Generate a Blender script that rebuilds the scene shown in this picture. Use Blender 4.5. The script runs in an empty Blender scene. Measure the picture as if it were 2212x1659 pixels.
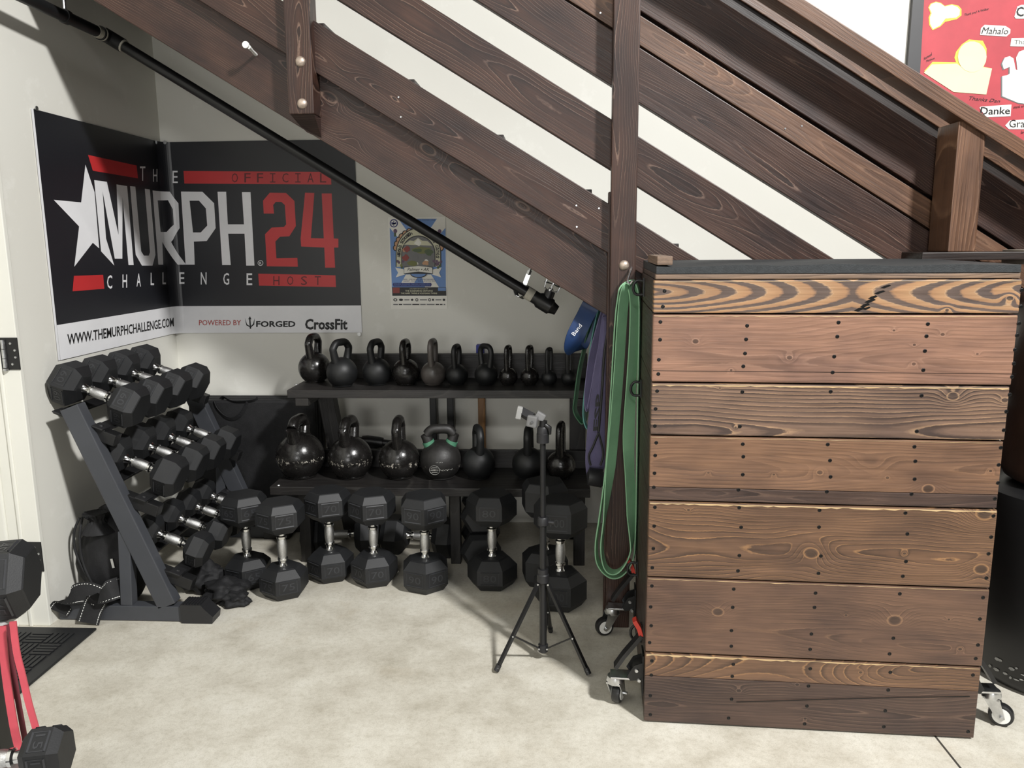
import bpy, bmesh, math, random
from mathutils import Vector, Matrix
from math import sin, cos, pi, radians, sqrt
random.seed(7)
SC = bpy.context.scene
COL = SC.collection

# ------------------------------------------------------------------ camera
H = 1.42
F, PITCH, YAW, ROLL = 1710.0, radians(9.95), radians(3.05), radians(-0.46)
fw = Vector((-sin(YAW)*cos(PITCH), cos(YAW)*cos(PITCH), -sin(PITCH)))
r0 = Vector((cos(YAW), sin(YAW), 0)); u0 = r0.cross(fw)
CR = cos(ROLL)*r0 + sin(ROLL)*u0
CU = -sin(ROLL)*r0 + cos(ROLL)*u0
cam = bpy.data.cameras.new('camera'); cam.lens = 36*F/2212; cam.sensor_width = 36
cam.clip_start = 0.05; cam.clip_end = 60
camo = bpy.data.objects.new('camera', cam); COL.objects.link(camo)
m3 = Matrix((CR, CU, -fw)).transposed()
camo.matrix_world = Matrix.Translation((0, 0, H)) @ m3.to_4x4()
SC.camera = camo
# ------------------------------------------------------------------ light
SC.view_settings.view_transform = 'Standard'
SC.view_settings.look = 'None'
SC.view_settings.exposure = 0.0
SC.view_settings.gamma = 1.0
SC.view_settings.use_curve_mapping = False
wd = bpy.data.worlds.new('world'); SC.world = wd; wd.use_nodes = True
wd.node_tree.nodes['Background'].inputs[0].default_value = (0.9, 0.95, 1, 1)
wd.node_tree.nodes['Background'].inputs[1].default_value = 0.3
def lamp(name, loc, size, power, col=(1, .992, .975), aim=None, sizey=None):
    l = bpy.data.lights.new(name, 'AREA'); l.energy = power; l.color = col
    l.shape = 'RECTANGLE'; l.size = size; l.size_y = sizey or size
    o = bpy.data.objects.new(name, l); COL.objects.link(o); o.location = loc
    if aim is not None:
        o.rotation_euler = (Vector(aim)-Vector(loc)).to_track_quat('-Z', 'Y').to_euler()
    return o
lamp('ceiling_lamp', (2.80, -1.0, 5.0), .42, 525, aim=(-.2, 2.9, .8))
lamp('ceiling_lamp', (-0.1, -5.2, 4.9), 1.2, 80, aim=(-.2, 2.9, .6), sizey=.3)
lamp('fill_light', (-.4, -8.7, 1.7), 2.4, 160, aim=(-.4, 3, 1.4), sizey=1.6)  # added frontal fill lamp, lifts the shade under the stairs

# ------------------------------------------------------------------ pixel rays on real planes
def ray(x, y): return (x-1106)/F*CR - (y-829.5)/F*CU + fw
EYE = Vector((0, 0, H))
def PY(x, y, Y): d = ray(x, y); return EYE + d*(Y/d.y)
def PX(x, y, X): d = ray(x, y); return EYE + d*(X/d.x)
def PZ(x, y, Z): d = ray(x, y); return EYE + d*((Z-H)/d.z)
def PN(x, y, p0, n): d = ray(x, y); return EYE + d*((Vector(p0)-EYE).dot(n)/d.dot(n))

# ------------------------------------------------------------------ materials
def lin(c):
    c = c/255.0
    return c/12.92 if c <= .04045 else ((c+.055)/1.055)**2.4
def S(r, g, b): return (lin(r), lin(g), lin(b), 1)
class NT:
    def __init__(s, name):
        s.m = bpy.data.materials.new(name); s.m.use_nodes = True
        s.t = s.m.node_tree; s.b = s.t.nodes['Principled BSDF']
    def n(s, typ, **kw):
        x = s.t.nodes.new(typ)
        for k, v in kw.items(): setattr(x, k, v)
        return x
    def set(s, sock, v):
        if isinstance(v, bpy.types.NodeSocket): s.t.links.new(v, sock)
        else: sock.default_value = v
    def math(s, op, a, b=None, c=None, clamp=False):
        x = s.n('ShaderNodeMath', operation=op, use_clamp=clamp); s.set(x.inputs[0], a)
        if b is not None: s.set(x.inputs[1], b)
        if c is not None: s.set(x.inputs[2], c)
        return x.outputs[0]
    def comb(s, a, b, c):
        x = s.n('ShaderNodeCombineXYZ')
        for i, v in enumerate((a, b, c)): s.set(x.inputs[i], v)
        return x.outputs[0]
    def noise(s, vec, scale, det=2, rough=.5):
        x = s.n('ShaderNodeTexNoise'); s.set(x.inputs['Vector'], vec)
        x.inputs['Scale'].default_value = scale; x.inputs['Detail'].default_value = det
        x.inputs['Roughness'].default_value = rough
        return x.outputs['Fac']
    def maprange(s, v, a, b, c=0, d=1, smooth=False):
        x = s.n('ShaderNodeMapRange'); x.clamp = True
        if smooth: x.interpolation_type = 'SMOOTHSTEP'
        s.set(x.inputs[0], v)
        for i, q in enumerate((a, b, c, d)): x.inputs[1+i].default_value = q
        return x.outputs[0]
    def ramp(s, v, stops):
        x = s.n('ShaderNodeValToRGB'); s.set(x.inputs[0], v)
        e = x.color_ramp.elements
        while len(e) < len(stops): e.new(.5)
        for i, (p, c) in enumerate(stops): e[i].position = p; e[i].color = c
        return x.outputs[0]
    def mix(s, f, a, b, mode='MIX'):
        x = s.n('ShaderNodeMix', data_type='RGBA', blend_type=mode)
        s.set(x.inputs[0], f); s.set(x.inputs[6], a); s.set(x.inputs[7], b)
        return x.outputs[2]
    def obj(s): return s.n('ShaderNodeTexCoord').outputs['Object']
    def xyz(s, v):
        x = s.n('ShaderNodeSeparateXYZ'); s.set(x.inputs[0], v); return x.outputs
    def bump(s, h, st=.3, dist=.003):
        x = s.n('ShaderNodeBump'); s.set(x.inputs['Height'], h)
        x.inputs['Strength'].default_value = st; x.inputs['Distance'].default_value = dist
        s.t.links.new(x.outputs[0], s.b.inputs['Normal'])
    def col(s, c): s.set(s.b.inputs['Base Color'], c)
    def rough(s, r): s.set(s.b.inputs['Roughness'], r)

def plain(name, c, rough=.5, metal=0, var=.12, scale=14, bump=0, bscale=120, spec=.5):
    t = NT(name); o = t.obj()
    n = t.noise(o, scale, 4, .6)
    lo = tuple(max(0, q*(1-var)) for q in c[:3])+(1,); hi = tuple(min(1, q*(1+var)) for q in c[:3])+(1,)
    t.col(t.ramp(n, [(.3, lo), (.7, hi)])); t.b.inputs['Roughness'].default_value = rough
    t.b.inputs['Metallic'].default_value = metal
    t.b.inputs['Specular IOR Level'].default_value = spec
    if bump: t.bump(t.noise(o, bscale, 3), bump, .002)
    return t.m

def wood(name, dark, mid, light, freq=55, warp=.10, knots=.45, contrast=.8, rough=.45, dvar=.12,
         fiber=.5, bands=None, seed=0., blotch=.35, kscale=2.0, spec=.5, lowvis=.25, kamp=.09, kn=(), tri=None):
    t = NT(name)
    X, Y, Z = t.xyz(t.obj())
    rnd = t.math('ADD', t.math('MULTIPLY', t.n('ShaderNodeObjectInfo').outputs['Random'], 37.0), seed)
    xr = t.math('ADD', X, rnd)
    a = t.noise(t.comb(t.math('MULTIPLY', xr, .8), Y, t.math('MULTIPLY', Z, 2.2)), 1.8, 2)
    zo = t.math('MULTIPLY', t.math('SUBTRACT', t.math('FRACT', t.math('MULTIPLY', rnd, 3.17)), .5), .03 if tri else .12)
    zz = t.math('ADD', t.math('ADD', Z, zo), t.math('MULTIPLY', t.math('SUBTRACT', a, .5), warp))
    b = t.noise(t.comb(t.math('MULTIPLY', xr, 1.0), rnd, 3.0), 1.1, 1)
    d = t.math('ADD', .012, t.math('MULTIPLY', t.math('ABSOLUTE', t.math('SUBTRACT', b, .42)), dvar*2.2))
    if tri:
        xs, top, slope = tri
        d = t.math('MAXIMUM', .004, t.math('SUBTRACT', top, t.math('MULTIPLY', t.math('ABSOLUTE', t.math('SUBTRACT', X, xs)), slope)))
        d = t.math('ADD', d, t.math('MULTIPLY', t.math('SUBTRACT', a, .5), .022))
    rr = t.math('SQRT', t.math('ADD', t.math('MULTIPLY', zz, zz), t.math('MULTIPLY', d, d)))
    vo = t.n('ShaderNodeTexVoronoi'); vo.inputs['Scale'].default_value = kscale
    wob = t.noise(t.comb(xr, Y, Z), 9, 2)
    t.set(vo.inputs['Vector'], t.comb(t.math('ADD', xr, t.math('MULTIPLY', wob, .03)), rnd,
                                     t.math('MULTIPLY', t.math('ADD', Z, t.math('MULTIPLY', wob, .02)), 1.9)))
    kd = vo.outputs['Distance']
    gate = t.math('GREATER_THAN', t.xyz(vo.outputs['Color'])[0], 1-knots)
    g = t.math('MULTIPLY', gate, t.math('EXPONENT', t.math('MULTIPLY', t.math('MULTIPLY', kd, kd), -55.0)))
    rr = t.math('ADD', rr, t.math('MULTIPLY', g, kamp))
    kcore = kring = None
    for (kx, kz, kr) in kn:
        dx = t.math('MULTIPLY', t.math('ADD', t.math('SUBTRACT', X, kx), t.math('MULTIPLY', t.math('SUBTRACT', wob, .5), kr*.7)), .78); dz = t.math('SUBTRACT', Z, kz)
        dd = t.math('DIVIDE', t.math('SQRT', t.math('ADD', t.math('MULTIPLY', dx, dx), t.math('MULTIPLY', dz, dz))), kr)
        e_ = t.math('EXPONENT', t.math('MULTIPLY', t.math('MULTIPLY', dd, dd), -.16))
        rr = t.math('ADD', rr, t.math('MULTIPLY', e_, kr*2.6))
        c_ = t.maprange(dd, .65, 1.0, 1, 0, True); r_ = t.maprange(t.math('ABSOLUTE', t.math('SUBTRACT', dd, 1.1)), 0, .22, 1, 0, True)
        kcore = c_ if kcore is None else t.math('MAXIMUM', kcore, c_); kring = r_ if kring is None else t.math('MAXIMUM', kring, r_)
    fz = t.noise(t.comb(t.math('MULTIPLY', xr, 5), t.math('MULTIPLY', Y, 90), t.math('MULTIPLY', Z, 170)), 1.0, 3, .6)
    fz2 = t.noise(t.comb(t.math('MULTIPLY', xr, 60), Y, t.math('MULTIPLY', Z, 160)), 1.0, 2, .6)
    edge = t.math('MULTIPLY', t.math('SUBTRACT', fz2, .5), .22)
    w = t.math('FRACT', t.math('ADD', t.math('MULTIPLY', rr, freq), edge))
    st = bands or [(0, light), (.16, mid), (.45, mid), (.72, dark), (.93, dark), (1.0, light)]
    vis = t.noise(t.comb(t.math('MULTIPLY', xr, 1.3), t.math('ADD', Y, 5.0), t.math('MULTIPLY', Z, 6)), 2.0, 2, .6)
    c = t.mix(t.math('MULTIPLY', t.maprange(vis, .36, .60, lowvis, 1, True), contrast), mid, t.ramp(w, st))
    c = t.mix(1, c, t.ramp(fz, [(.25, (1-fiber*.55,)*3+(1,)), (.75, (1+fiber*.18,)*3+(1,))]), 'MULTIPLY')
    bl = t.noise(t.comb(t.math('MULTIPLY', xr, 1.6), Y, t.math('MULTIPLY', Z, 4)), 2.2, 3, .6)
    c = t.mix(1, c, t.ramp(bl, [(.28, (1-blotch, 1-blotch, 1-blotch*.85, 1)), (.62, (1.08, 1.05, 1.02, 1))]), 'MULTIPLY')
    core = t.math('MULTIPLY', gate, t.maprange(kd, .03, .075, 1, 0, True))
    c = t.mix(t.math('MULTIPLY', core, .75), c, dark)
    ring = t.math('MULTIPLY', gate, t.maprange(t.math('ABSOLUTE', t.math('SUBTRACT', kd, .075)), .0, .02, 1, 0, True))
    c = t.mix(t.math('MULTIPLY', ring, .5), c, light)
    if kcore is not None:
        c = t.mix(t.math('MULTIPLY', kcore, .8), c, t.ramp(wob, [(.35, tuple(q*.35 for q in dark[:3])+(1,)), (.6, dark)]))
        c = t.mix(t.math('MULTIPLY', kring, .55), c, light)
    v2 = t.n('ShaderNodeTexVoronoi'); v2.inputs['Scale'].default_value = 5.5
    t.set(v2.inputs['Vector'], t.comb(t.math('ADD', t.math('MULTIPLY', xr, .8), t.math('MULTIPLY', wob, .04)), rnd, t.math('ADD', Z, t.math('MULTIPLY', wob, .05))))
    g2 = t.math('MULTIPLY', t.math('GREATER_THAN', t.xyz(v2.outputs['Color'])[1], 1-knots*.3), t.maprange(v2.outputs['Distance'], .03, .085, 1, 0, True))
    c = t.mix(t.math('MULTIPLY', g2, .7), c, dark)
    t.col(c)
    t.rough(t.maprange(fz, .2, .8, rough-.1, rough+.12))
    t.b.inputs['Specular IOR Level'].default_value = spec
    t.bump(t.math('ADD', t.math('MULTIPLY', w, .35), fz), .35, .0018)
    return t.m

def THIN(d, m, l): return [(0, l), (.10, m), (.55, m), (.85, d), (.93, d), (1.0, l)]
STAIR = wood('stained_stair_wood', S(36, 23, 19), S(64, 43, 35), S(132, 108, 94), freq=150, contrast=.85, rough=.42, knots=.45, blotch=.6, dvar=.07, kamp=.05, kscale=2.6, fiber=.6, lowvis=.3, bands=THIN(S(38, 25, 21), S(64, 43, 35), S(132, 108, 94)), spec=.42)
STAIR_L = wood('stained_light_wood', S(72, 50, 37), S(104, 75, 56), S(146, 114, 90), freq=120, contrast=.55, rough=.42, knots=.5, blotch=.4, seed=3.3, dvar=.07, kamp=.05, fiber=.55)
STAIR_D = wood('dark_stain_and_shade_wood', S(22, 16, 14), S(38, 28, 24), S(56, 43, 36), freq=130, contrast=.6, rough=.45, seed=7.7)  # dark stain; also paints shade on the far rail and in rail gaps
SIDE = wood('box_side_wood', S(38, 28, 23), S(62, 48, 40), S(90, 72, 58), freq=100, contrast=.6, seed=1.7)
zb = [(0, S(172, 136, 100)), (.40, S(162, 124, 90)), (.48, S(124, 98, 80)), (.52, S(86, 73, 67)), (.9, S(92, 79, 73)), (1, S(188, 154, 118))]
PLANK = [
 lambda kn: wood('charred_zebra_wood', S(82, 68, 60), S(140, 110, 84), S(186, 146, 106), freq=88, warp=.05, contrast=1, knots=.2, rough=.5, dvar=.16, bands=zb, fiber=.45, blotch=.2, seed=2.1, lowvis=.9, kn=kn, tri=(.05, .075, .135)),
 lambda kn: wood('plank_wood_red', S(86, 64, 53), S(148, 113, 94), S(172, 138, 116), freq=110, contrast=.3, knots=.6, rough=.46, seed=11.3, blotch=.4, fiber=.55, dvar=.06, kamp=.04, kscale=2.6, kn=kn),
 lambda kn: wood('plank_wood_grey', S(72, 59, 53), S(124, 100, 84), S(176, 144, 112), freq=95, warp=.06, contrast=.9, knots=.4, rough=.46, seed=4.9, blotch=.35, fiber=.55, dvar=.08, lowvis=.6, kn=kn),
 lambda kn: wood('plank_wood_brown', S(82, 63, 51), S(128, 97, 75), S(160, 123, 92), freq=130, contrast=.4, knots=.7, rough=.46, seed=8.2, blotch=.4, fiber=.55, dvar=.06, kamp=.06, kscale=2.6, kn=kn),
 lambda kn: wood('plank_wood_figured', S(70, 55, 45), S(112, 85, 66), S(166, 126, 86), freq=120, warp=.16, contrast=.85, knots=.6, rough=.46, seed=5.5, blotch=.4, fiber=.55, kamp=.11, lowvis=.55, bands=THIN(S(74, 57, 46), S(112, 85, 65), S(166, 126, 86)), kn=kn),
 lambda kn: wood('plank_wood_knotty', S(68, 53, 45), S(106, 81, 66), S(146, 113, 84), freq=130, contrast=.5, knots=.8, rough=.46, seed=9.1, blotch=.45, fiber=.55, dvar=.07, bands=THIN(S(72, 56, 47), S(106, 81, 66), S(146, 113, 86)), kn=kn),
 lambda kn: wood('plank_wood_dusky', S(54, 43, 39), S(80, 63, 55), S(124, 100, 84), freq=130, contrast=.6, knots=.5, rough=.46, seed=12.6, blotch=.4, fiber=.55, dvar=.06, kn=kn)]
TRIMW = wood('top_strip_wood', S(88, 72, 60), S(134, 112, 94), S(168, 144, 120), freq=110, contrast=.7, knots=.2, seed=6.1)
RUBBER = plain('black_rubber', S(28, 29, 31), .55, 0, .3, 7, .12, 300)
RUBBER2 = plain('embossed_rubber', S(50, 51, 54), .42, 0, .2, 12)
CHROME = plain('chrome', (.75, .75, .74, 1), .16, 1, .06, 20)
KNURL = plain('knurled_steel', (.62, .62, .61, 1), .36, 1, .2, 300, .5, 900)
RACK = plain('rack_powder_coat', S(66, 68, 73), .5, 0, .1, 5)
BLACKM = plain('black_metal', S(26, 26, 27), .4, 0, .25, 10)
BLACKP = plain('black_plastic', S(34, 34, 36), .45, 0, .2, 10)
BLACKC = plain('black_cloth', S(24, 24, 26), .75, 0, .35, 25, .4, 220)
SHELF = wood('black_painted_wood', S(20, 19, 18), S(38, 36, 35), S(62, 60, 57), freq=60, contrast=.5, rough=.5, knots=.2)
KMATTE = plain('matte_cast_iron', S(22, 23, 24), .5, 0, .2, 30, .15, 400)
ZINC = plain('zinc_steel', (.62, .63, .64, 1), .3, 1, .2, 30)
BOLTM = plain('carriage_bolt_steel', S(188, 172, 158), .45, .7, .25, 60, .2, 300)
WHITEM = plain('white_enamel', S(236, 236, 232), .4, 0, .05, 10)
TAPE = plain('pipe_tape', S(176, 172, 160), .6, 0, .2, 40)
GREENB = plain('green_latex', S(132, 178, 140), .5, 0, .12, 9)
DGREENB = plain('dark_green_latex', S(44, 84, 60), .5, 0, .2, 9)
TEALB = plain('teal_latex', S(80, 136, 130), .5, 0, .12, 9)
BLUEB = plain('navy_latex', S(30, 54, 96), .45, 0, .15, 9)
PURPB = plain('purple_latex', S(106, 101, 132), .5, 0, .15, 9)
PINKB = plain('pink_latex', S(206, 84, 96), .5, 0, .12, 9)
MAROON = plain('maroon_latex', S(110, 50, 58), .5, 0, .12, 9)
REDP = plain('red_plastic', S(206, 62, 48), .45, 0, .05, 9)
BLUEP = plain('blue_plastic', S(28, 40, 140), .5, 0, .1, 9)
POLE = wood('bare_pole_wood', S(130, 92, 54), S(168, 124, 78), S(196, 152, 104), freq=120, contrast=.4, knots=0, seed=5)
BAGL = plain('brown_leather', S(62, 44, 36), .38, 0, .25, 10, .2, 160)
DRUMM = plain('black_drum_plastic', S(22, 22, 23), .42, 0, .3, 4)
SCUFF = plain('grey_scuff', S(150, 150, 146), .7, 0, .5, 40)
PAINTW = plain('white_door_paint', S(232, 231, 222), .4, 0, .03, 3)
TOPMAT = plain('top_mat_rubber', S(42, 45, 47), .62, 0, .3, 60, .35, 260)
def flat(name, r, g, b, rough=.5): return plain(name, S(r, g, b), rough, 0, .05, 5)
INK_K = flat('black_ink', 30, 31, 36, .38); INK_W = flat('white_ink', 238, 238, 240, .4); INK_R = flat('red_ink', 196, 50, 52, .4)
INK_DK = flat('dark_ink', 16, 16, 18); INK_DR = flat('dark_red_ink', 96, 26, 30); INK_BR = flat('brick_ink', 180, 66, 60)
PAPER_W = flat('white_paper', 238, 236, 228, .7); P_BLUE = flat('poster_blue', 104, 142, 200, .5); P_NAVY = flat('poster_navy', 34, 40, 110, .5)
P_CREAM = flat('poster_cream', 206, 204, 176, .5); P_TAN = flat('poster_tan', 196, 150, 112, .5); P_OLIVE = flat('poster_olive', 112, 116, 60, .5)
P_GREY = flat('poster_grey', 112, 112, 112, .5); P_RED = flat('poster_red', 140, 54, 46, .5); P_PURP = flat('poster_purple', 96, 70, 96, .5); P_GRN = flat('poster_green', 70, 88, 52, .5)
B_RED = plain('red_wrapping_paper', S(184, 70, 78), .6, 0, .14, 5, .6, 9); B_CREAM = flat('cream_card', 244, 234, 186, .7); B_YEL = flat('yellow_card', 250, 214, 90, .7)
B_FRAME = flat('dark_frame', 62, 62, 64, .5)

def worn_iron(name, amt, lo=-.04, hi=.03, rough=.22, tone=1.0):
    t = NT(name); o = t.obj(); x, y, z = t.xyz(o)
    n = t.noise(o, 75, 4, .75); big = t.noise(o, 14, 3, .6)
    band = t.math('MULTIPLY', t.maprange(z, lo, (lo+hi)/2, 0, 1, True), t.maprange(z, (lo+hi)/2, hi, 1, 0, True))
    chip = t.maprange(t.math('ADD', n, t.math('MULTIPLY', t.math('MULTIPLY', big, band), .30)), .80-amt, .82-amt)
    t.col(t.mix(chip, t.ramp(big, [(.3, S(20*tone, 19*tone, 18*tone)), (.7, S(32*tone, 30*tone, 29*tone))]), S(165, 160, 150)))
    t.rough(t.maprange(n, .3, .7, rough-.04, rough+.1)); t.b.inputs['Specular IOR Level'].default_value = .6
    t.bump(t.math('ADD', t.noise(o, 60, 3), t.math('MULTIPLY', chip, -.6)), .22, .003)
    return t.m
KWORN = worn_iron('worn_enamel_iron', .09)
KGLOSS = worn_iron('gloss_enamel_iron', -.3)
KSPECK = worn_iron('speckled_iron', -.3, -.2, .2, .34, 3.0)

def wall_mat():
    t = NT('painted_drywall'); o = t.obj()
    n = t.noise(o, 1.1, 3, .55); f = t.noise(o, 6, 5, .7); sp = t.noise(o, 60, 3, .7)
    c = t.ramp(n, [(.3, S(224, 222, 213)), (.7, S(230, 229, 221))])
    c = t.mix(t.maprange(f, .58, .66, 0, .35), c, S(240, 239, 232))
    t.col(c); t.rough(.6); t.bump(t.noise(o, 90, 4), .08, .002); return t.m
WALL = wall_mat()
def floor_mat():
    t = NT('sealed_concrete'); o = t.obj()
    n = t.noise(o, 1.3, 5, .6); m = t.noise(o, 6.5, 6, .7); f = t.noise(o, 60, 4, .75); g = t.noise(o, 260, 2, .7)
    c = t.ramp(t.math('ADD', t.math('MULTIPLY', n, .45), t.math('MULTIPLY', m, .55)),
               [(.34, S(176, 170, 155)), (.46, S(198, 193, 180)), (.56, S(211, 207, 195)), (.68, S(219, 216, 206))])
    c = t.mix(1, c, t.ramp(f, [(.28, (.84, .83, .80, 1)), (.5, (1, 1, 1, 1)), (.75, (1.06, 1.06, 1.06, 1))]), 'MULTIPLY')
    c = t.mix(1, c, t.ramp(g, [(.25, (.86, .85, .83, 1)), (.6, (1.03, 1.03, 1.03, 1))]), 'MULTIPLY')
    st = t.noise(o, 2.3, 4, .65)
    c = t.mix(t.maprange(st, .58, .72, 0, .35), c, S(186, 172, 148))
    X, Y, Z = t.xyz(o)
    sc = t.noise(t.comb(t.math('MULTIPLY', t.math('ADD', X, t.math('MULTIPLY', Y, .6)), 40), t.math('MULTIPLY', t.math('SUBTRACT', Y, X), 9), 0), 1.0, 3, .8)
    c = t.mix(t.maprange(sc, .78, .82, 0, .55), c, S(104, 98, 88))
    t.col(c); t.rough(t.maprange(m, .3, .7, .4, .6)); t.b.inputs['Specular IOR Level'].default_value = .35
    t.bump(f, .12, .002); return t.m
FLOOR = floor_mat()
CEIL = plain('grey_ceiling', S(96, 96, 96), .9, 0, .03, 2); GYMW = plain('grey_gym_wall', S(120, 120, 122), .8, 0, .05, 2)

# ------------------------------------------------------------------ mesh helpers
def NB(): return bmesh.new()
def box(bm, lo, hi, M=None, bev=0):
    lo, hi = Vector(lo), Vector(hi)
    mm = Matrix.Translation((lo+hi)/2) @ Matrix.Diagonal((*(hi-lo), 1))
    if M is not None: mm = M @ mm
    g = bmesh.ops.create_cube(bm, size=1, matrix=mm)
    if bev:
        es = list({e for v in g['verts'] for e in v.link_edges})
        bmesh.ops.bevel(bm, geom=es, offset=bev, segments=2, affect='EDGES', profile=.6)
    return bm
def frame_of(z, hint=None):
    z = z.normalized(); h = hint or (Vector((0, 0, 1)) if abs(z.z) < .9 else Vector((1, 0, 0)))
    x = h.cross(z).normalized(); y = z.cross(x); return x, y, z
def lathe(bm, prof, n=24, M=None, phase=0):
    M = M or Matrix.Identity(4); rings = []
    for r, z in prof:
        if r < 1e-5: rings.append([bm.verts.new(M @ Vector((0, 0, z)))])
        else: rings.append([bm.verts.new(M @ Vector((r*cos(2*pi*i/n+phase), r*sin(2*pi*i/n+phase), z))) for i in range(n)])
    for a, b in zip(rings, rings[1:]):
        for i in range(n):
            j = (i+1) % n
            if len(a) == 1 and len(b) == 1: continue
            if len(a) == 1: bm.faces.new((a[0], b[j], b[i]))
            elif len(b) == 1: bm.faces.new((a[i], a[j], b[0]))
            else: bm.faces.new((a[i], a[j], b[j], b[i]))
    if len(rings[0]) > 1: bm.faces.new(list(reversed(rings[0])))
    if len(rings[-1]) > 1: bm.faces.new(rings[-1])
    return bm
def smooth_path(pts, k=6, closed=False):
    pts = [Vector(p) for p in pts]; n = len(pts); out = []
    rng = range(n if closed else n-1)
    for i in rng:
        p0 = pts[(i-1) % n] if closed or i > 0 else pts[0]
        p1 = pts[i]; p2 = pts[(i+1) % n]; p3 = pts[(i+2) % n] if closed or i+2 < n else pts[-1]
        for s in range(k):
            t = s/k
            out.append(.5*((2*p1)+(p2-p0)*t+(2*p0-5*p1+4*p2-p3)*t*t+(3*p1-p0-3*p2+p3)*t**3))
    if not closed: out.append(pts[-1])
    return out
def tube(bm, path, rad, n=10, closed=False, M=None):
    path = [Vector(p) for p in path]; N = len(path); rings = []
    M = M or Matrix.Identity(4); px = None
    for i, p in enumerate(path):
        a = path[(i-1) % N] if closed or i > 0 else path[0]
        b = path[(i+1) % N] if closed or i < N-1 else path[-1]
        t = (b-a).normalized()
        if px is None: px, py, _ = frame_of(t)
        else:
            px = (px-t*px.dot(t)).normalized()
        py = t.cross(px)
        r = rad[i] if isinstance(rad, (list, tuple)) else rad
        rings.append([bm.verts.new(M @ (p+r*(cos(2*pi*k/n)*px+sin(2*pi*k/n)*py))) for k in range(n)])
    for i in range(N if closed else N-1):
        a, b = rings[i], rings[(i+1) % N]
        for k in range(n): bm.faces.new((a[k], a[(k+1) % n], b[(k+1) % n], b[k]))
    if not closed: bm.faces.new(list(reversed(rings[0]))); bm.faces.new(rings[-1])
    return bm
def ribbon(bm, path, wd, width, th, closed=False):
    """flat strap: wd = vector or list of vectors giving the direction of its width"""
    path = [Vector(p) for p in path]; N = len(path); rings = []
    for i, p in enumerate(path):
        a = path[(i-1) % N] if closed or i > 0 else path[0]
        b = path[(i+1) % N] if closed or i < N-1 else path[-1]
        t = (b-a).normalized(); w = Vector(wd[i] if isinstance(wd, list) else wd)
        w = (w-t*w.dot(t)).normalized(); nn = t.cross(w)
        W = width[i] if isinstance(width, list) else width
        rings.append([bm.verts.new(p+w*W/2*sx+nn*th/2*sy) for sx, sy in ((-1, -1), (1, -1), (1, 1), (-1, 1))])
    for i in range(N if closed else N-1):
        a, b = rings[i], rings[(i+1) % N]
        for k in range(4): bm.faces.new((a[k], a[(k+1) % 4], b[(k+1) % 4], b[k]))
    if not closed: bm.faces.new(list(reversed(rings[0]))); bm.faces.new(rings[-1])
    return bm
def lerp_list(vals, n):
    vals = [Vector(v) for v in vals]; out = []
    for i in range(n):
        f = i/(n-1)*(len(vals)-1); a = int(min(f, len(vals)-2)); out.append(vals[a].lerp(vals[a+1], f-a))
    return out

WM = {}
def to_mesh(name, bm, smooth=False):
    bmesh.ops.recalc_face_normals(bm, faces=bm.faces[:])
    me = bpy.data.meshes.new(name); bm.to_mesh(me); bm.free()
    if smooth:
        me.shade_smooth(); me.set_sharp_from_angle(angle=radians(smooth if smooth > 1 else 38))
    return me
def put(name, me, mat, parent=None, M=None, label=None):
    """link a mesh as ONE object; M is in world space"""
    if isinstance(me, bmesh.types.BMesh): me = to_mesh(name, me)
    o = bpy.data.objects.new(name, me); COL.objects.link(o)
    if mat and not me.materials: me.materials.append(mat)
    M = M or Matrix.Identity(4)
    WM[o] = M.copy()
    if parent is not None:
        o.parent = parent; o.matrix_basis = WM[parent].inverted() @ M
    else: o.matrix_basis = M
    if label: o['label'] = label
    return o
def obj(name, bm, mat, parent=None, M=None, smooth=False, label=None):
    return put(name, to_mesh(name, bm, smooth), mat, parent, M, label)
def center_obj(name, bm, mat, parent=None, smooth=False, label=None):
    """same, with the origin at the middle of the part"""
    c = Vector((0, 0, 0)); n = 0
    for v in bm.verts: c += v.co; n += 1
    c /= max(n, 1)
    for v in bm.verts: v.co -= c
    return obj(name, bm, mat, parent, Matrix.Translation(c), smooth, label)
def tag(o, label, cat, group=None):
    o['label'] = label; o['category'] = cat
    if group: o['group'] = group
    return o
def thing(name, label, cat, M=None, group=None):
    o = bpy.data.objects.new(name, None); COL.objects.link(o); o.empty_display_size = .1
    M = M if isinstance(M, Matrix) else Matrix.Translation(M or (0, 0, 0))
    o.matrix_basis = M; WM[o] = M.copy()
    return tag(o, label, cat, group)
def structure(o): o['kind'] = 'structure'; return o
def board(name, p0, p1, width, th, mat, parent, nrm=(0, 1, 0), bev=.003, label=None):
    """plank from p0 to p1 (middle of front face); local x = grain, y = thickness (along nrm), z = width"""
    p0, p1 = Vector(p0), Vector(p1); x = (p1-p0).normalized(); y = Vector(nrm); y = (y-x*y.dot(x)).normalized(); z = x.cross(y)
    L = (p1-p0).length; c = (p0+p1)/2+y*th/2
    M = Matrix((x, y, z)).transposed().to_4x4(); M.translation = c
    bm = NB(); box(bm, (-L/2, -th/2, -width/2), (L/2, th/2, width/2), bev=bev)
    return obj(name, bm, mat, parent, M, label=label)

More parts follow.
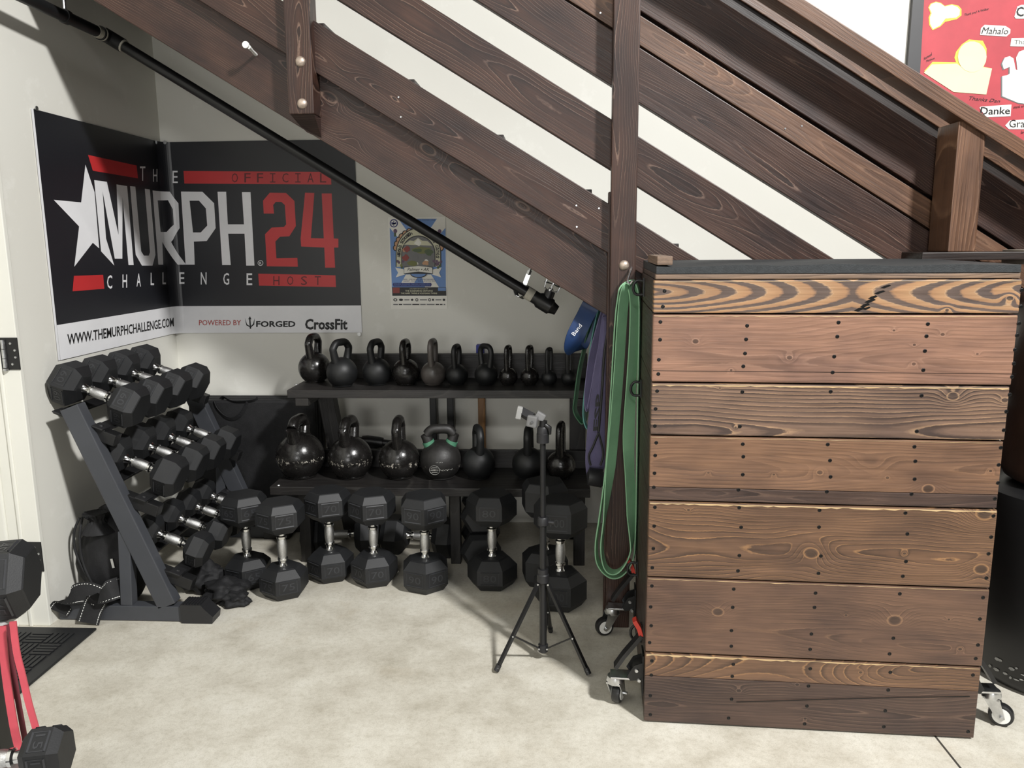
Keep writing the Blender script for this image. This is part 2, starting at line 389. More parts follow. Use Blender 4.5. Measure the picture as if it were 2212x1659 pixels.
# ---- flat printing -----------------------------------------------------------
def poly2d(loops):
    bm = NB(); es = []
    for lp in loops:
        vs = [bm.verts.new((x, y, 0)) for x, y in lp]
        for i in range(len(vs)): es.append(bm.edges.new((vs[i], vs[(i+1) % len(vs)])))
    bmesh.ops.triangle_fill(bm, edges=es, use_beauty=True)
    return bm
TXT = {}
def text2d(s, bold=0.0, shear=0.0):
    key = (s, bold, shear)
    if key not in TXT:
        cu = bpy.data.curves.new('lettering', 'FONT'); cu.body = s; cu.resolution_u = 2; cu.offset = bold; cu.shear = shear
        ob = bpy.data.objects.new('lettering', cu)
        me = bpy.data.meshes.new_from_object(ob)
        vs = [tuple(v.co[:2]) for v in me.vertices]; fs = [tuple(p.vertices) for p in me.polygons]
        bpy.data.objects.remove(ob); bpy.data.curves.remove(cu); bpy.data.meshes.remove(me)
        TXT[key] = (vs, fs)
    return TXT[key]
def text_bm(s, quad, bold=0., shear=0.):
    """letters stretched into the quad (bl, br, tr, tl) of 2D points"""
    vs, fs = text2d(s, bold, shear); bm = NB()
    x0 = min(v[0] for v in vs); x1 = max(v[0] for v in vs); y0 = min(v[1] for v in vs); y1 = max(v[1] for v in vs)
    bl, br, tr, tl = [Vector(q) for q in quad]; out = []
    for x, y in vs:
        a = (x-x0)/(x1-x0); b = (y-y0)/(y1-y0)
        out.append(bm.verts.new((*((bl*(1-a)+br*a)*(1-b)+(tl*(1-a)+tr*a)*b)[:2], 0)))
    for f in fs:
        try: bm.faces.new([out[i] for i in f])
        except ValueError: pass
    return bm
def rect(x0, y0, x1, y1): return [(x0, y0), (x1, y0), (x1, y1), (x0, y1)]
def circle2d(cx, cy, rx, ry=None, n=24): return [(cx+rx*cos(2*pi*i/n), cy+(ry or rx)*sin(2*pi*i/n)) for i in range(n)]

# ================================================================== SETTING
XL, YB, CEILZ = -1.925, 3.93, 5.4
YJ = 2.745                                    # door jamb line on the left wall
def slab(name, lo, hi, mat): return structure(obj(name, box(NB(), lo, hi), mat))
slab('floor', (-3.2, -9, -.12), (7, YB+.12, 0), FLOOR)
slab('wall_back', (XL-.15, YB, 0), (7, YB+.12, CEILZ), WALL)
slab('wall_left', (XL-.22, YJ, 0), (XL, YB, CEILZ), WALL)
w2 = slab('wall_left', (XL-.22, -9, 0), (XL, 1.75, CEILZ), WALL)
w3 = slab('wall_left', (XL-.22, 1.75, 2.12), (XL, YJ, CEILZ), WALL)
slab('wall_right', (6.9, -9, 0), (7, YB, CEILZ), GYMW)
slab('wall_front', (-3.2, -9.1, 0), (7, -9, CEILZ), GYMW)
slab('floor', (-1.92, -8.95, .0005), (6.88, 1.0, .012), plain('bounce_cut_floor', S(44, 44, 46), .8, 0, .2, 30))  # dark slab added out of view to cut bounce light
slab('ceiling', (-3.2, -9, CEILZ), (7, YB, CEILZ+.1), CEIL)
# floor control joint running out under the box
jb = NB(); a = PZ(2026, 1598, 0); b = PZ(2085, 1672, 0); d = (b-a).normalized(); s = Vector((d.y, -d.x, 0))*.003
vs = [jb.verts.new(p+Vector((0, 0, .0008))) for p in (a-d*1.2+s, a-d*1.2-s, b+d*2-s, b+d*2+s)]; jb.faces.new(vs)
structure(obj('trim_1', jb, flat('joint_filler', 60, 56, 50, .8)))
# door frame in the left wall: jamb, stop mouldings, hinges, leaf
dr = thing('door_1', 'white painted door frame with black hinges in the left wall', 'door', (XL-.1, 2.0, 0)); structure(dr)
obj('jamb', box(NB(), (XL-.215, YJ-.02, 0), (XL+.004, YJ, 2.12), bev=.003), PAINTW, dr)
obj('door_stop', box(NB(), (XL-.16, YJ-.035, 0), (XL-.115, YJ-.02, 2.12), bev=.006), PAINTW, dr)
obj('door_stop', box(NB(), (XL-.072, YJ-.028, 0), (XL-.060, YJ-.02, 2.12), bev=.003), PAINTW, dr)
obj('door_leaf', box(NB(), (XL-.26, 1.77, .008), (XL-.215, YJ-.02, 2.11), bev=.003), PAINTW, dr)
for zc in (1.05, .28):
    x = XL-.043
    hb = NB(); box(hb, (x-.052, YJ-.024, zc-.058), (x, YJ-.020, zc+.058)); box(hb, (x, YJ-.024, zc-.058), (x+.05, YJ-.020, zc+.058))
    h = obj('hinge', hb, BLACKM, dr)
    kb = NB()
    for k in range(3): lathe(kb, [(.0075, -.016), (.0075, .016)], 12, Matrix.Translation((x, YJ-.028, zc+(k-1)*.034)))
    lathe(kb, [(.009, -.004), (.009, .004)], 12, Matrix.Translation((x, YJ-.028, zc-.057)))
    obj('hinge_barrel', kb, ZINC, h, smooth=30)
    for (dx, dz) in ((.024, .037), (.038, .012), (.038, -.013), (.024, -.038), (-.036, .038), (-.036, -.036)):
        obj('hinge_screw', lathe(NB(), [(.005, 0), (.004, .002)], 10, Matrix.Translation((x+dx, YJ-.024, zc+dz)) @ Matrix.Rotation(pi/2, 4, 'X')), ZINC, h)

# ================================================================== STAIRCASE
st = thing('staircase', 'dark stained wooden staircase with slanted rails above the weights', 'staircase', (.25, 2.85, 0))
SL = -.6155; CS = 1/sqrt(1+SL*SL)
def rail(name, Y, zlo, zhi, th, mat, x0, x1, cutfloor=False, label=None):
    zc = (zlo+zhi)/2; w = (zhi-zlo)*CS
    return board(name, (x0, Y, zc+SL*x0), (x1, Y, zc+SL*x1), w, th, mat, st, label=label)
XT = -1.90
rail('stringer', 2.875, 1.285, 1.621, .038, STAIR, XT, 1.75)
rail('rail_board', 2.835, 1.507, 1.677, .038, STAIR, XT, 2.3)
rail('rail_board', 2.870, 1.799, 1.969, .038, STAIR, XT, 2.6)
rail('rail_board', 2.870, 2.080, 2.258, .038, STAIR, XT, 2.8)
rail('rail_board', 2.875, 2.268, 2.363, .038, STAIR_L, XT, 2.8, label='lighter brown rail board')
rail('rail_board', 2.870, 2.376, 2.569, .038, STAIR, XT, 2.8)
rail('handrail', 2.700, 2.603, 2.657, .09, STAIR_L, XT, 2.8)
rail('wall_rail_lit', 3.848, 3.012, 3.095, .018, STAIR_L, XT, 2.8)  # lit upper part of the far rail, its light put into paler wood
rail('wall_rail_shade', 3.868, 2.74, 3.02, .036, STAIR_D, XT, 2.8)  # shaded lower part of the far rail, painted as a darker board
rail('gap_shade_board', 2.912, 2.235, 2.395, .02, STAIR_D, XT, 2.8)  # dark strip added as the shadow line in the gaps between rails
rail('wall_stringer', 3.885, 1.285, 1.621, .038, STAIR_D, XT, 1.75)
tn = Vector((-.491, 2.93, 1.996))
for k in range(-4, 6):
    nx = tn.x+k*.3135; nz = tn.z+.004+k*.3135*SL
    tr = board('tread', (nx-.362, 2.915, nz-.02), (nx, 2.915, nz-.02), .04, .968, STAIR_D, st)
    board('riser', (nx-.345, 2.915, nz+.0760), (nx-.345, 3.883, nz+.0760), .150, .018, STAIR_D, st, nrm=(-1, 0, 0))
    bb = NB(); box(bb, (nx-.10, 2.916, nz-.085), (nx-.02, 2.921, nz-.04)); box(bb, (nx-.10, 2.916, nz-.045), (nx-.02, 2.96, nz-.0405))
    obj('tread_bracket', bb, BLACKM, st)
# posts
def post(x0, x1, y0, y1, z0, z1, mat=STAIR, label=None):
    zc = (z0+z1)/2
    M = Matrix(((0, -1, 0, 0), (0, 0, -1, 0), (1, 0, 0, 0), (0, 0, 0, 1)))
    M = Matrix(((0, 0, 1, (x0+x1)/2), (0, 1, 0, (y0+y1)/2), (-1, 0, 0, zc), (0, 0, 0, 1)))
    bm = NB(); box(bm, (-(z1-z0)/2, -(y1-y0)/2, -(x1-x0)/2), ((z1-z0)/2, (y1-y0)/2, (x1-x0)/2), bev=.004)
    return obj('post', bm, mat, st, M, label=label)
p1 = post(-.907, -.819, 2.790, 2.874, 1.868, 3.2, label='short upper post with two round bolt heads')
# stepped foot of the hanging post
fb = NB()
vs = [(-.905, 2.80, 1.868), (-.822, 2.80, 1.868), (-.822, 2.912, 1.868), (-.905, 2.912, 1.868),
      (-.885, 2.845, 1.835), (-.822, 2.875, 1.80), (-.822, 2.912, 1.795), (-.885, 2.912, 1.825)]
vv = [fb.verts.new(v) for v in vs]
for f in ((0, 1, 2, 3), (4, 7, 6, 5), (0, 4, 5, 1), (1, 5, 6, 2), (2, 6, 7, 3), (3, 7, 4, 0)): fb.faces.new([vv[i] for i in f])
obj('post_foot', fb, STAIR, st)
p2 = post(.196, .284, 2.790, 2.834, 0, 2.53, label='tall post standing on the floor behind the box')
post(.19, .284, 2.834, 2.868, 0, 1.60)
x3 = PY(2058, 420, 2.715).x
post(x3, x3+.088, 2.715, 2.858, 1.387, 1.80, STAIR_L, label='short lighter post under the handrail')
board('ledge', (1.20, 2.68, 1.373), (1.53, 2.68, 1.373), .026, .16, STAIR_D, st)
box_g = NB(); box(box_g, (1.532, 2.69, 1.345), (1.64, 2.83, 1.392), bev=.004)
obj('ledge_block', box_g, plain('weathered_block', S(150, 142, 132), .7), st)
def dome(px, py, Y, r=.0155):
    c = PY(px, py, Y)
    return obj('bolt_head', lathe(NB(), [(r, 0), (r*.97, .003), (r*.75, .0075), (r*.4, .0105), (0, .0115)], 20,
               Matrix.Translation(c) @ Matrix.Rotation(pi/2, 4, 'X')), BOLTM, st, smooth=60, label='round steel bolt head')
dome(649, 133, 2.79, .0175); dome(653, 224, 2.79, .0175); dome(1348, 573, 2.79, .0175)
# small nail and screw heads on the rails
for (px, py, Y) in ((861, 210, 2.835), (866, 253, 2.835), (1245, 444, 2.835), (1246, 490, 2.835), (1297, 28, 2.875), (1294, 450, 2.835), (1696, 278, 2.875), (1732, 272, 2.875)):
    obj('nail_head', lathe(NB(), [(.0035, 0), (.003, .002)], 10, Matrix.Translation(PY(px, py, Y)) @ Matrix.Rotation(pi/2, 4, 'X')), ZINC, st)

# screw-in hook on the stringer
hk = thing('screw_hook', 'white metal hook screwed into the stringer left of the bolted post', 'hook', PY(553, 118, 2.875))
p0 = PY(553, 118, 2.875); p1_ = PY(537, 101, 2.79)
obj('shank', tube(NB(), [p0, p0.lerp(p1_, .5), p1_], [.006, .005, .007], 10), WHITEM, hk, smooth=50)
obj('eye', lathe(NB(), [(.002, -.005), (.011, -.005), (.012, 0), (.011, .005), (.002, .005)], 18, Matrix.Translation(PY(531, 97, 2.785)) @ Matrix.Rotation(pi/2, 4, 'X')), WHITEM, hk, smooth=50)

# ================================================================== WOODEN BOX
BA = radians(-2.95); BX = Vector((cos(BA), sin(BA), 0)); BY = Vector((-sin(BA), cos(BA), 0)); BL = Vector((.273, 2.19, 0))
BW, BD = .942, .60
bx = thing('plank_box', 'tall wooden box of charred brown planks on casters', 'box', Matrix.Translation(BL) @ Matrix.Rotation(BA, 4, 'Z'))
BM = WM[bx]
def bp(x, y): q = BM.inverted() @ PN(x, y, BL, BY); return q       # a point on the front face, box coordinates
def bput(name, lo, hi, mat, parent=bx, bev=.003, label=None, grain='x'):
    lo, hi = Vector(lo), Vector(hi); c = (lo+hi)/2; hs = (hi-lo)/2
    if grain == 'y': R = Matrix.Rotation(pi/2, 4, 'Z'); hs = Vector((hs.y, hs.x, hs.z))
    elif grain == 'z': R = Matrix.Rotation(pi/2, 4, 'Y'); hs = Vector((hs.z, hs.y, hs.x))
    else: R = Matrix.Identity(4)
    return obj(name, box(NB(), -hs, hs, bev=bev), mat, parent, BM @ Matrix.Translation(c) @ R, label=label)
ys = [604, 678, 826, 940, 1081, 1246, 1409, 1562]
zs = [bp(1400, y).z for y in ys]; zs[-1] = .004
screws = {
 0: [(148, 235), (138, 325), (2200, 230), (2195, 325)],
 1: [(124, 413), (122, 515), (115, 630), (112, 712), (622, 435), (616, 513), (610, 594), (600, 668), (1147, 416), (1140, 497), (1122, 612), (1113, 703), (1660, 425), (1652, 495), (1643, 580), (1634, 690), (2183, 422), (2173, 490), (2161, 573), (2155, 652), (2144, 728)],
 2: [(105, 810), (96, 912), (92, 1010), (594, 815), (580, 1013), (1101, 813), (1623, 836), (1595, 1041), (2130, 830), (2110, 927), (2095, 1034)],
 3: [(100, 1107), (94, 1180), (90, 1282), (86, 1363), (597, 1115), (600, 1187), (597, 1290), (572, 1378), (1085, 1117), (1098, 1209), (1101, 1303), (1080, 1388), (1583, 1130), (1588, 1213), (1584, 1316), (1566, 1402), (2079, 1135), (2067, 1234), (2063, 1338), (2045, 1428)],
 4: [(92, 94), (88, 202), (83, 331), (77, 441), (576, 96), (587, 209), (577, 371), (569, 459), (1037, 111), (1034, 208), (1045, 374), (1031, 473), (1530, 127), (1541, 247), (1533, 405), (1515, 490), (2035, 144), (2022, 265), (2007, 361), (1995, 500)],
 5: [(75, 547), (68, 667), (71, 775), (62, 872), (545, 565), (539, 670), (532, 803), (531, 893), (1015, 588), (1009, 670), (991, 823), (984, 911), (1499, 592), (1462, 847), (1440, 937), (1977, 614), (1959, 737), (1948, 886), (1935, 964)],
 6: [(75, 978), (72, 1060), (66, 1178), (66, 1287), (543, 998), (537, 1067), (533, 1198), (516, 1307), (985, 1023), (975, 1123), (966, 1238), (953, 1340), (1445, 1044), (1433, 1146), (1416, 1265), (1408, 1357), (1920, 1060), (1892, 1385)]}
scm = to_mesh('screw', lathe(NB(), [(.0052, -.002), (.0052, .0006), (.0036, .0012), (.003, .0004), (0, .0004)], 12), 40)
SCREWM = plain('black_screw', S(14, 13, 13), .4, .3)
EDGE = wood('raw_edge_wood', S(170, 140, 100), S(206, 178, 134), S(226, 204, 164), freq=60, contrast=.4, knots=0)
knots = {0: [(2130, 278, 14), (1770, 345, 9)], 1: [(325, 525, 15), (865, 618, 13), (1582, 545, 8), (1745, 485, 10), (1465, 462, 7), (1945, 598, 7), (530, 690, 7), (1580, 655, 10)],
         2: [(1805, 840, 22), (2102, 862, 15), (555, 1020, 7), (465, 793, 5)], 3: [(1040, 1278, 14), (1660, 1372, 24), (400, 1280, 7), (775, 1290, 7), (1428, 1308, 9), (2020, 1270, 8)],
         4: [(990, 358, 30), (1965, 450, 28), (1985, 130, 34), (1525, 360, 8), (285, 110, 8)], 5: [(455, 697, 24), (1470, 745, 30), (1190, 715, 8), (1780, 740, 7), (1845, 910, 10)],
         6: [(910, 1115, 10), (575, 1150, 12), (955, 1310, 8), (1275, 1045, 9)]}
for i in range(7):
    z1, z0 = zs[i]-.0022, zs[i+1]+.0022
    pr = [0, 0, .001, 0, .0015, 0, -.001][i]
    x1 = BW+[.004, .003, .0, -.002, .001, .002, 0][i]
    offx, offy = 1380, (540 if i < 4 else 1060)
    parts_ = [(z0, z1, i)]
    if i == 3: zc = bp(1420, 540+1362/2.659).z; parts_ = [(zc+.0006, z1, 3), (z0, zc-.0006, 6)]
    if i == 6: zc = bp(1420, 1060+1066/2.659).z; parts_ = [(zc+.0006, z1, 4), (z0, zc-.0006, 6)]
    made = []
    for (za, zb_, mi) in parts_:
        kl = []
        for (kx, ky, kr) in knots[i]:
            q = bp(offx+kx/2.659, offy+ky/2.659)
            if za-.01 < q.z < zb_+.01: kl.append((q.x-x1/2, q.z-(za+zb_)/2, kr/2.659/F*2.16))
        pl = bput('plank', (0, -pr, za), (x1, .038, zb_), PLANK[mi](kl), bev=.004 if len(parts_) == 1 else .002,
                  label=['plank with bold zebra grain', None, None, None, 'plank with swirling knot figure', None, 'scuffed dark bottom plank'][i])
        made.append((za, zb_, pl))
    eh = [.002, .002, .004, .0015, .0045, .002, .0055][i]
    eb = NB(); N_ = 60; top_ = []; bot_ = []
    random.seed(20+i)
    for k in range(N_+1):
        x = .003+k/N_*(x1-.006); h_ = eh*(.35+.9*random.random())*(1 if i in (2, 4) else (1.25-.9*k/N_ if i == 6 else .8))
        top_.append(eb.verts.new((x, -pr-.0005, z1-.0034))); bot_.append(eb.verts.new((x, -pr-.0006, z1-.0034-h_)))
    for k in range(N_): eb.faces.new((bot_[k], bot_[k+1], top_[k+1], top_[k]))
    obj('worn_edge', eb, EDGE, made[0][2], BM, label='pale worn upper edge')
    for (sx, sy) in screws[i]:
        q = bp(offx+sx/2.659, offy+sy/2.659)
        pl = [m for m in made if m[0]-.006 <= q.z <= m[1]+.006]; pl = (pl or made)[0][2]
        put('screw', scm, SCREWM, pl, BM @ Matrix.Translation((q.x, -pr, q.z)) @ Matrix.Rotation(pi/2, 4, 'X'))
# long groove in the second plank
gv = NB(); ga, gb = bp(1380+80/2.659, 540+693/2.659), bp(1380+2170/2.659, 540+712/2.659)
vs = [gv.verts.new((p.x, -.0006, p.z+dz)) for p, dz in ((ga, -.0006), (gb, -.0006), (gb, .0006), (ga, .0006))]; gv.faces.new(vs)
obj('groove', gv, SCREWM, bx, BM)
# bottom plank shakes: one long open crack and cut line
cr = NB()
pts = [bp(1380+x/2.659, 1060+y/2.659) for x, y in ((560, 1212), (780, 1206), (1090, 1196), (1500, 1186), (1900, 1180))]
for a_, b_ in zip(pts, pts[1:]):
    vs = [cr.verts.new((p.x, -.0012, p.z+dz)) for p, dz in ((a_, -.001), (b_, -.0012), (b_, .0012), (a_, .001))]; cr.faces.new(vs)
obj('crack', cr, SCREWM, bx, BM)
# frayed split in the zebra plank
sp = NB()
for (x, y, w_, h_) in ((1270, 340, 26, 8), (1300, 318, 22, 8), (1330, 292, 26, 8), (1345, 272, 22, 7), (1385, 243, 26, 6), (1420, 210, 24, 6), (1310, 335, 18, 6)):
    p = bp(1380+x/2.659, 540+y/2.659); ww = w_/2.659*.0013*1.2; hh = h_/2.659*.0013*1.2
    vs = [sp.verts.new((p.x+a_*ww, -.0008, p.z+b_*hh+a_*ww*.25)) for a_, b_ in ((-1, 0), (-.3, -1), (.9, -.2), (.5, 1), (-.4, .8))]; sp.faces.new(vs)
obj('split', sp, SCREWM, bx, BM)
zt = zs[0]
bput('top_strip', (.004, .002, zt), (BW, .038, 1.3395), TRIMW)
for i in range(7):
    bput('side_plank', (0.001, .038, zs[i+1]+.002), (.036, BD, zs[i]-.001), SIDE, grain='y')
    bput('side_plank', (BW-.036, .038, zs[i+1]+.002), (BW, BD, zs[i]-.001), SIDE, grain='y')
bput('side_rail', (0.004, .038, zt), (.04, BD, 1.3395), SIDE, grain='y')
bput('side_rail', (BW-.04, .038, zt), (BW-.002, BD, 1.3395), SIDE, grain='y')
bput('back_panel', (.036, BD-.02, .02), (BW-.036, BD, 1.3395), SIDE)
bput('deck', (.04, .038, 1.31), (BW-.04, BD-.02, 1.3395), SIDE)
# rubber top with a gently wavy lip
tb = NB(); nx_, ny_ = 40, 4
def topz(u, v): return 1.361-(.002*sin(u*21)*(1-v)+.0015*sin(u*9+1)*(1-v)) + .004*v
grid = [[tb.verts.new((.006+u/nx_*(BW-.008), v/ny_*BD, topz(u/nx_, v/ny_))) for u in range(nx_+1)] for v in range(ny_+1)]
low = [[tb.verts.new((.006+u/nx_*(BW-.008), v/ny_*BD, 1.3402)) for u in range(nx_+1)] for v in range(ny_+1)]
for v in range(ny_):
    for u in range(nx_):
        tb.faces.new((grid[v][u], grid[v][u+1], grid[v+1][u+1], grid[v+1][u])); tb.faces.new((low[v][u], low[v+1][u], low[v+1][u+1], low[v][u+1]))
for u in range(nx_):
    tb.faces.new((low[0][u], low[0][u+1], grid[0][u+1], grid[0][u])); tb.faces.new((low[ny_][u+1], low[ny_][u], grid[ny_][u], grid[ny_][u+1]))
for v in range(ny_):
    tb.faces.new((low[v+1][0], low[v][0], grid[v][0], grid[v+1][0])); tb.faces.new((low[v][nx_], low[v+1][nx_], grid[v+1][nx_], grid[v][nx_]))
obj('rubber_top', tb, TOPMAT, bx, BM, smooth=30)
bput('edge_block', (.008, .012, 1.3628), (.05, .40, 1.387), TRIMW, grain='y', label='split wood strip along the left edge')
# tie rings on the left side
def ring_px(y, Y, drop=.02):
    c = BM @ Vector((-.001, Y, 0)); z = y
    g = obj('tie_ring', box(NB(), (-.004, -.012, -.03), (.0, .012, .03)), BLACKM, bx, BM @ Matrix.Translation((-.0005, Y, z)))
    pth = [(-.004, 0, .02), (-.022, 0, .022), (-.034, 0, .008), (-.034, 0, -.012), (-.024, 0, -.024), (-.004, 0, -.024)]
    obj('ring', tube(NB(), smooth_path(pth, 4), .0045, 8), BLACKM, g, BM @ Matrix.Translation((-.0005, Y, z)), smooth=60)
for z, Y in ((1.282, .42), (.94, .46), (.30, .45), (.20, .18)): ring_px(z, Y)
# casters: bracket, lever with red tip, fork, wheel
def caster(Y, side=-1, yaw=0., rear=False):
    M = BM @ Matrix.Translation((0 if side < 0 else BW+.001, Y, 0)) @ (Matrix.Scale(-1, 4, (1, 0, 0)) if side > 0 else Matrix.Identity(4))
    br = NB(); box(br, (-.005, -.035, .06), (-.001, .035, .19))
    vs = [(-.005, .11), (-.04, .105), (-.05, .12), (-.03, .155), (-.005, .165)]
    for yy in (-.03, .026):
        f = [br.verts.new((x, yy, z)) for x, z in vs]; g_ = [br.verts.new((x, yy+.004, z)) for x, z in vs]
        br.faces.new(f); br.faces.new(list(reversed(g_)))
        for i in range(5): br.faces.new((f[i], g_[i], g_[(i+1) % 5], f[(i+1) % 5]))
    c = obj('caster', br, BLACKM, bx, M)
    lv = NB(); ribbon(lv, [(-.085, 0, .135), (-.06, 0, .175), (-.03, 0, .215), (-.008, 0, .245)], (0, 1, 0), .036, .012)
    obj('lever', lv, BLACKM, c, M)
    obj('lever_tip', ribbon(NB(), [(-.009, 0, .243), (-.016, 0, .268), (-.03, 0, .292)], (0, 1, 0), .03, .013), REDP, c, M, label='red lever tip')
    pt = NB(); box(pt, (-.10, -.025, .105), (-.03, .025, .111), bev=.001); lathe(pt, [(.026, .082), (.028, .09), (.024, .104)], 20, Matrix.Translation((-.085, 0, 0)))
    obj('swivel_plate', pt, ZINC, c, M, smooth=40)
    for q in ((-.022, .14), (-.014, .108)):
        obj('rivet', lathe(NB(), [(.007, 0), (.005, .004)], 12, Matrix.Translation((q[0], -.03, q[1])) @ Matrix.Rotation(pi/2, 4, 'X')), ZINC, c, M)
    W = M @ Matrix.Translation((-.085, 0, 0)) @ Matrix.Rotation(yaw, 4, 'Z')
    fk = NB()
    for yy in (-.022, .019):
        vs = [(-.022, .088), (.022, .088), (.04, .03), (.03, .022), (.016, .03)]
        f = [fk.verts.new((x, yy, z)) for x, z in vs]; g_ = [fk.verts.new((x, yy+.003, z)) for x, z in vs]
        fk.faces.new(f); fk.faces.new(list(reversed(g_)))
        for i in range(5): fk.faces.new((f[i], g_[i], g_[(i+1) % 5], f[(i+1) % 5]))
    box(fk, (-.022, -.022, .082), (.022, .022, .088))
    lathe(fk, [(.005, -.03), (.005, .03)], 10, Matrix.Translation((.03, 0, .034)) @ Matrix.Rotation(pi/2, 4, 'X'))
    obj('fork', fk, ZINC, c, W)
    wh = lathe(NB(), [(.012, -.013), (.026, -.014), (.032, -.012), (.034, -.006), (.034, .006), (.032, .012), (.026, .014), (.012, .013)], 28, Matrix.Translation((.03, 0, .034)) @ Matrix.Rotation(pi/2, 4, 'X'))
    obj('wheel', wh, plain('caster_tyre', S(30, 30, 31), .35), c, W, smooth=40)
    obj('hub', lathe(NB(), [(.024, -.0152), (.024, .0152)], 22, Matrix.Translation((.03, 0, .034)) @ Matrix.Rotation(pi/2, 4, 'X')), WHITEM, c, W, smooth=40)
caster(.08, -1, radians(70)); caster(.55, -1, radians(200)); caster(.10, 1, radians(205))

# ================================================================== BANNER IN THE CORNER
bn = thing('banner', 'black vinyl challenge banner wrapped around the wall corner', 'banner', (XL+.01, YB-.01, .9))
RF = .05
def fold(u, v, h):
    if u <= -RF: return Vector((XL+h, YB+u, v))
    if u >= RF: return Vector((XL+u, YB-h, v))
    t = (u+RF)/(2*RF); A = Vector((XL, YB-RF, v)); Cn = Vector((XL+.008, YB-.008, v)); B = Vector((XL+RF, YB, v))
    p = A*(1-t)**2+Cn*2*t*(1-t)+B*t*t
    n = (Vector((1, 0, 0))*(1-t)+Vector((0, -1, 0))*t).normalized()
    return p+n*h
def uv(x, y):
    s = x <= 346+(y-307)*.0886
    if s: p = PX(x, y, XL+.004); return (p.y-YB, p.z)
    p = PY(x, y, YB-.004); return (p.x-XL, p.z)
def cb(x, y): return uv(x/2.6976, 200+y/2.6976)       # from the enlarged banner detail
def fold_print(name, bm, mat, layer, label=None, parent=bn):
    for k in range(9):
        u = -RF+2*RF*k/8
        geom = bm.verts[:]+bm.edges[:]+bm.faces[:]
        bmesh.ops.bisect_plane(bm, geom=geom, plane_co=(u, 0, 0), plane_no=(1, 0, 0))
    for v in bm.verts: v.co = fold(v.co.x, v.co.y, .004+layer*.0007)
    return center_obj(name, bm, mat, parent, label=label)
def bpoly(name, loops, mat, layer=1, label=None): return fold_print(name, poly2d([[cb(*p) for p in lp] for lp in loops]), mat, layer, label)
U0, U1, V0, V1 = -.968, .962, .992, 1.930
def sheet(u0, v0, u1, v1):
    bm = NB(); n = 24; m = 2
    g = [[bm.verts.new((u0+(u1-u0)*i/n, v0+(v1-v0)*j/m, 0)) for i in range(n+1)] for j in range(m+1)]
    for j in range(m):
        for i in range(n): bm.faces.new((g[j][i], g[j][i+1], g[j+1][i+1], g[j+1][i]))
    return bm
fold_print('vinyl_sheet', sheet(U0, V0, U1, V1), INK_K, 0)
fold_print('footer_strip', sheet(U0, V0, U1, cb(500, 1325)[1]-.002), INK_W, .8, 'white strip along the bottom')
fold_print('hem', sheet(U0-.014, V0, U0, V1), INK_W, 0, 'white edge at the left end')
bpoly('star', [[(497, 420), (550, 580), (577, 908), (540, 875), (432, 1015), (460, 780), (312, 625), (472, 640)]], INK_W, 1, 'white five pointed star')
bpoly('red_bar', [[(512, 363), (795, 425), (803, 500), (540, 455)]], INK_R)
bpoly('red_bar', [[(1070, 457), (1928, 462), (1931, 536), (1075, 530)]], INK_R)
bpoly('red_bar', [[(430, 1068), (600, 1062), (607, 1143), (422, 1158)]], INK_R)
bpoly('red_bar', [[(1505, 1055), (1955, 1065), (1958, 1133), (1510, 1125)]], INK_R)
M_ = [(548, 510), (622, 520), (690, 830), (678, 535), (740, 545), (778, 1005), (748, 1005), (713, 610), (712, 968), (668, 968), (597, 575), (617, 850), (665, 1008), (588, 925)]
U_ = [(757, 545), (788, 548), (822, 925), (838, 950), (866, 950), (873, 930), (843, 560), (872, 565), (905, 945), (888, 1008), (826, 1008), (790, 945)]
R_ = [[(888, 570), (985, 578), (1040, 645), (1047, 790), (1000, 860), (985, 870), (1085, 1003), (1035, 1003), (945, 870), (950, 1003), (922, 1003)], [(918, 628), (968, 628), (1005, 680), (1010, 770), (968, 812), (935, 812)]]
P_ = [[(1055, 577), (1180, 578), (1248, 645), (1257, 790), (1205, 865), (1130, 868), (1135, 1003), (1082, 1003)], [(1105, 630), (1160, 630), (1200, 675), (1208, 775), (1170, 815), (1125, 815)]]
H_ = [(1268, 578), (1318, 578), (1328, 768), (1422, 768), (1410, 580), (1460, 580), (1483, 1008), (1435, 1008), (1425, 822), (1330, 822), (1345, 1005), (1295, 1005)]
for lp in ([M_], [U_], R_, P_, [H_]): bpoly('letter', lp, INK_W, 1)
bpoly('numeral', [[(1537, 705), (1533, 630), (1573, 583), (1667, 585), (1716, 632), (1724, 778), (1686, 838), (1632, 840), (1605, 868), (1611, 965), (1733, 963), (1736, 1015), (1555, 1012), (1545, 825), (1583, 787), (1655, 783), (1668, 768), (1660, 655), (1640, 637), (1607, 637), (1592, 655), (1597, 705)]], INK_R, 1, 'red numeral two')
bpoly('numeral', [[(1778, 583), (1832, 585), (1812, 848), (1887, 850), (1875, 588), (1933, 588), (1945, 850), (1972, 852), (1972, 903), (1947, 903), (1953, 1020), (1895, 1020), (1890, 903), (1755, 897), (1752, 850)]], INK_R, 1, 'red numeral four')
bpoly('registered_mark', [circle2d(1518, 993, 16), circle2d(1518, 993, 13)], INK_W, 1)
def bquad(q): return [Vector(cb(*p)) for p in q]
def btext(s, x0, y0, x1, y1, mat, layer=1, bold=0., dy=0):
    q = bquad([(x0, y1), (x1, y1+dy), (x1, y0+dy), (x0, y0)])
    return fold_print('lettering', text_bm(s, q, bold), mat, layer)
btext('R', 1512, 986, 1525, 1001, INK_W)
for s, x0, y0, x1, y1 in (('T', 815, 430, 846, 514), ('H', 891, 446, 916, 520), ('E', 1006, 456, 1036, 527)): btext(s, x0, y0, x1, y1, INK_W)
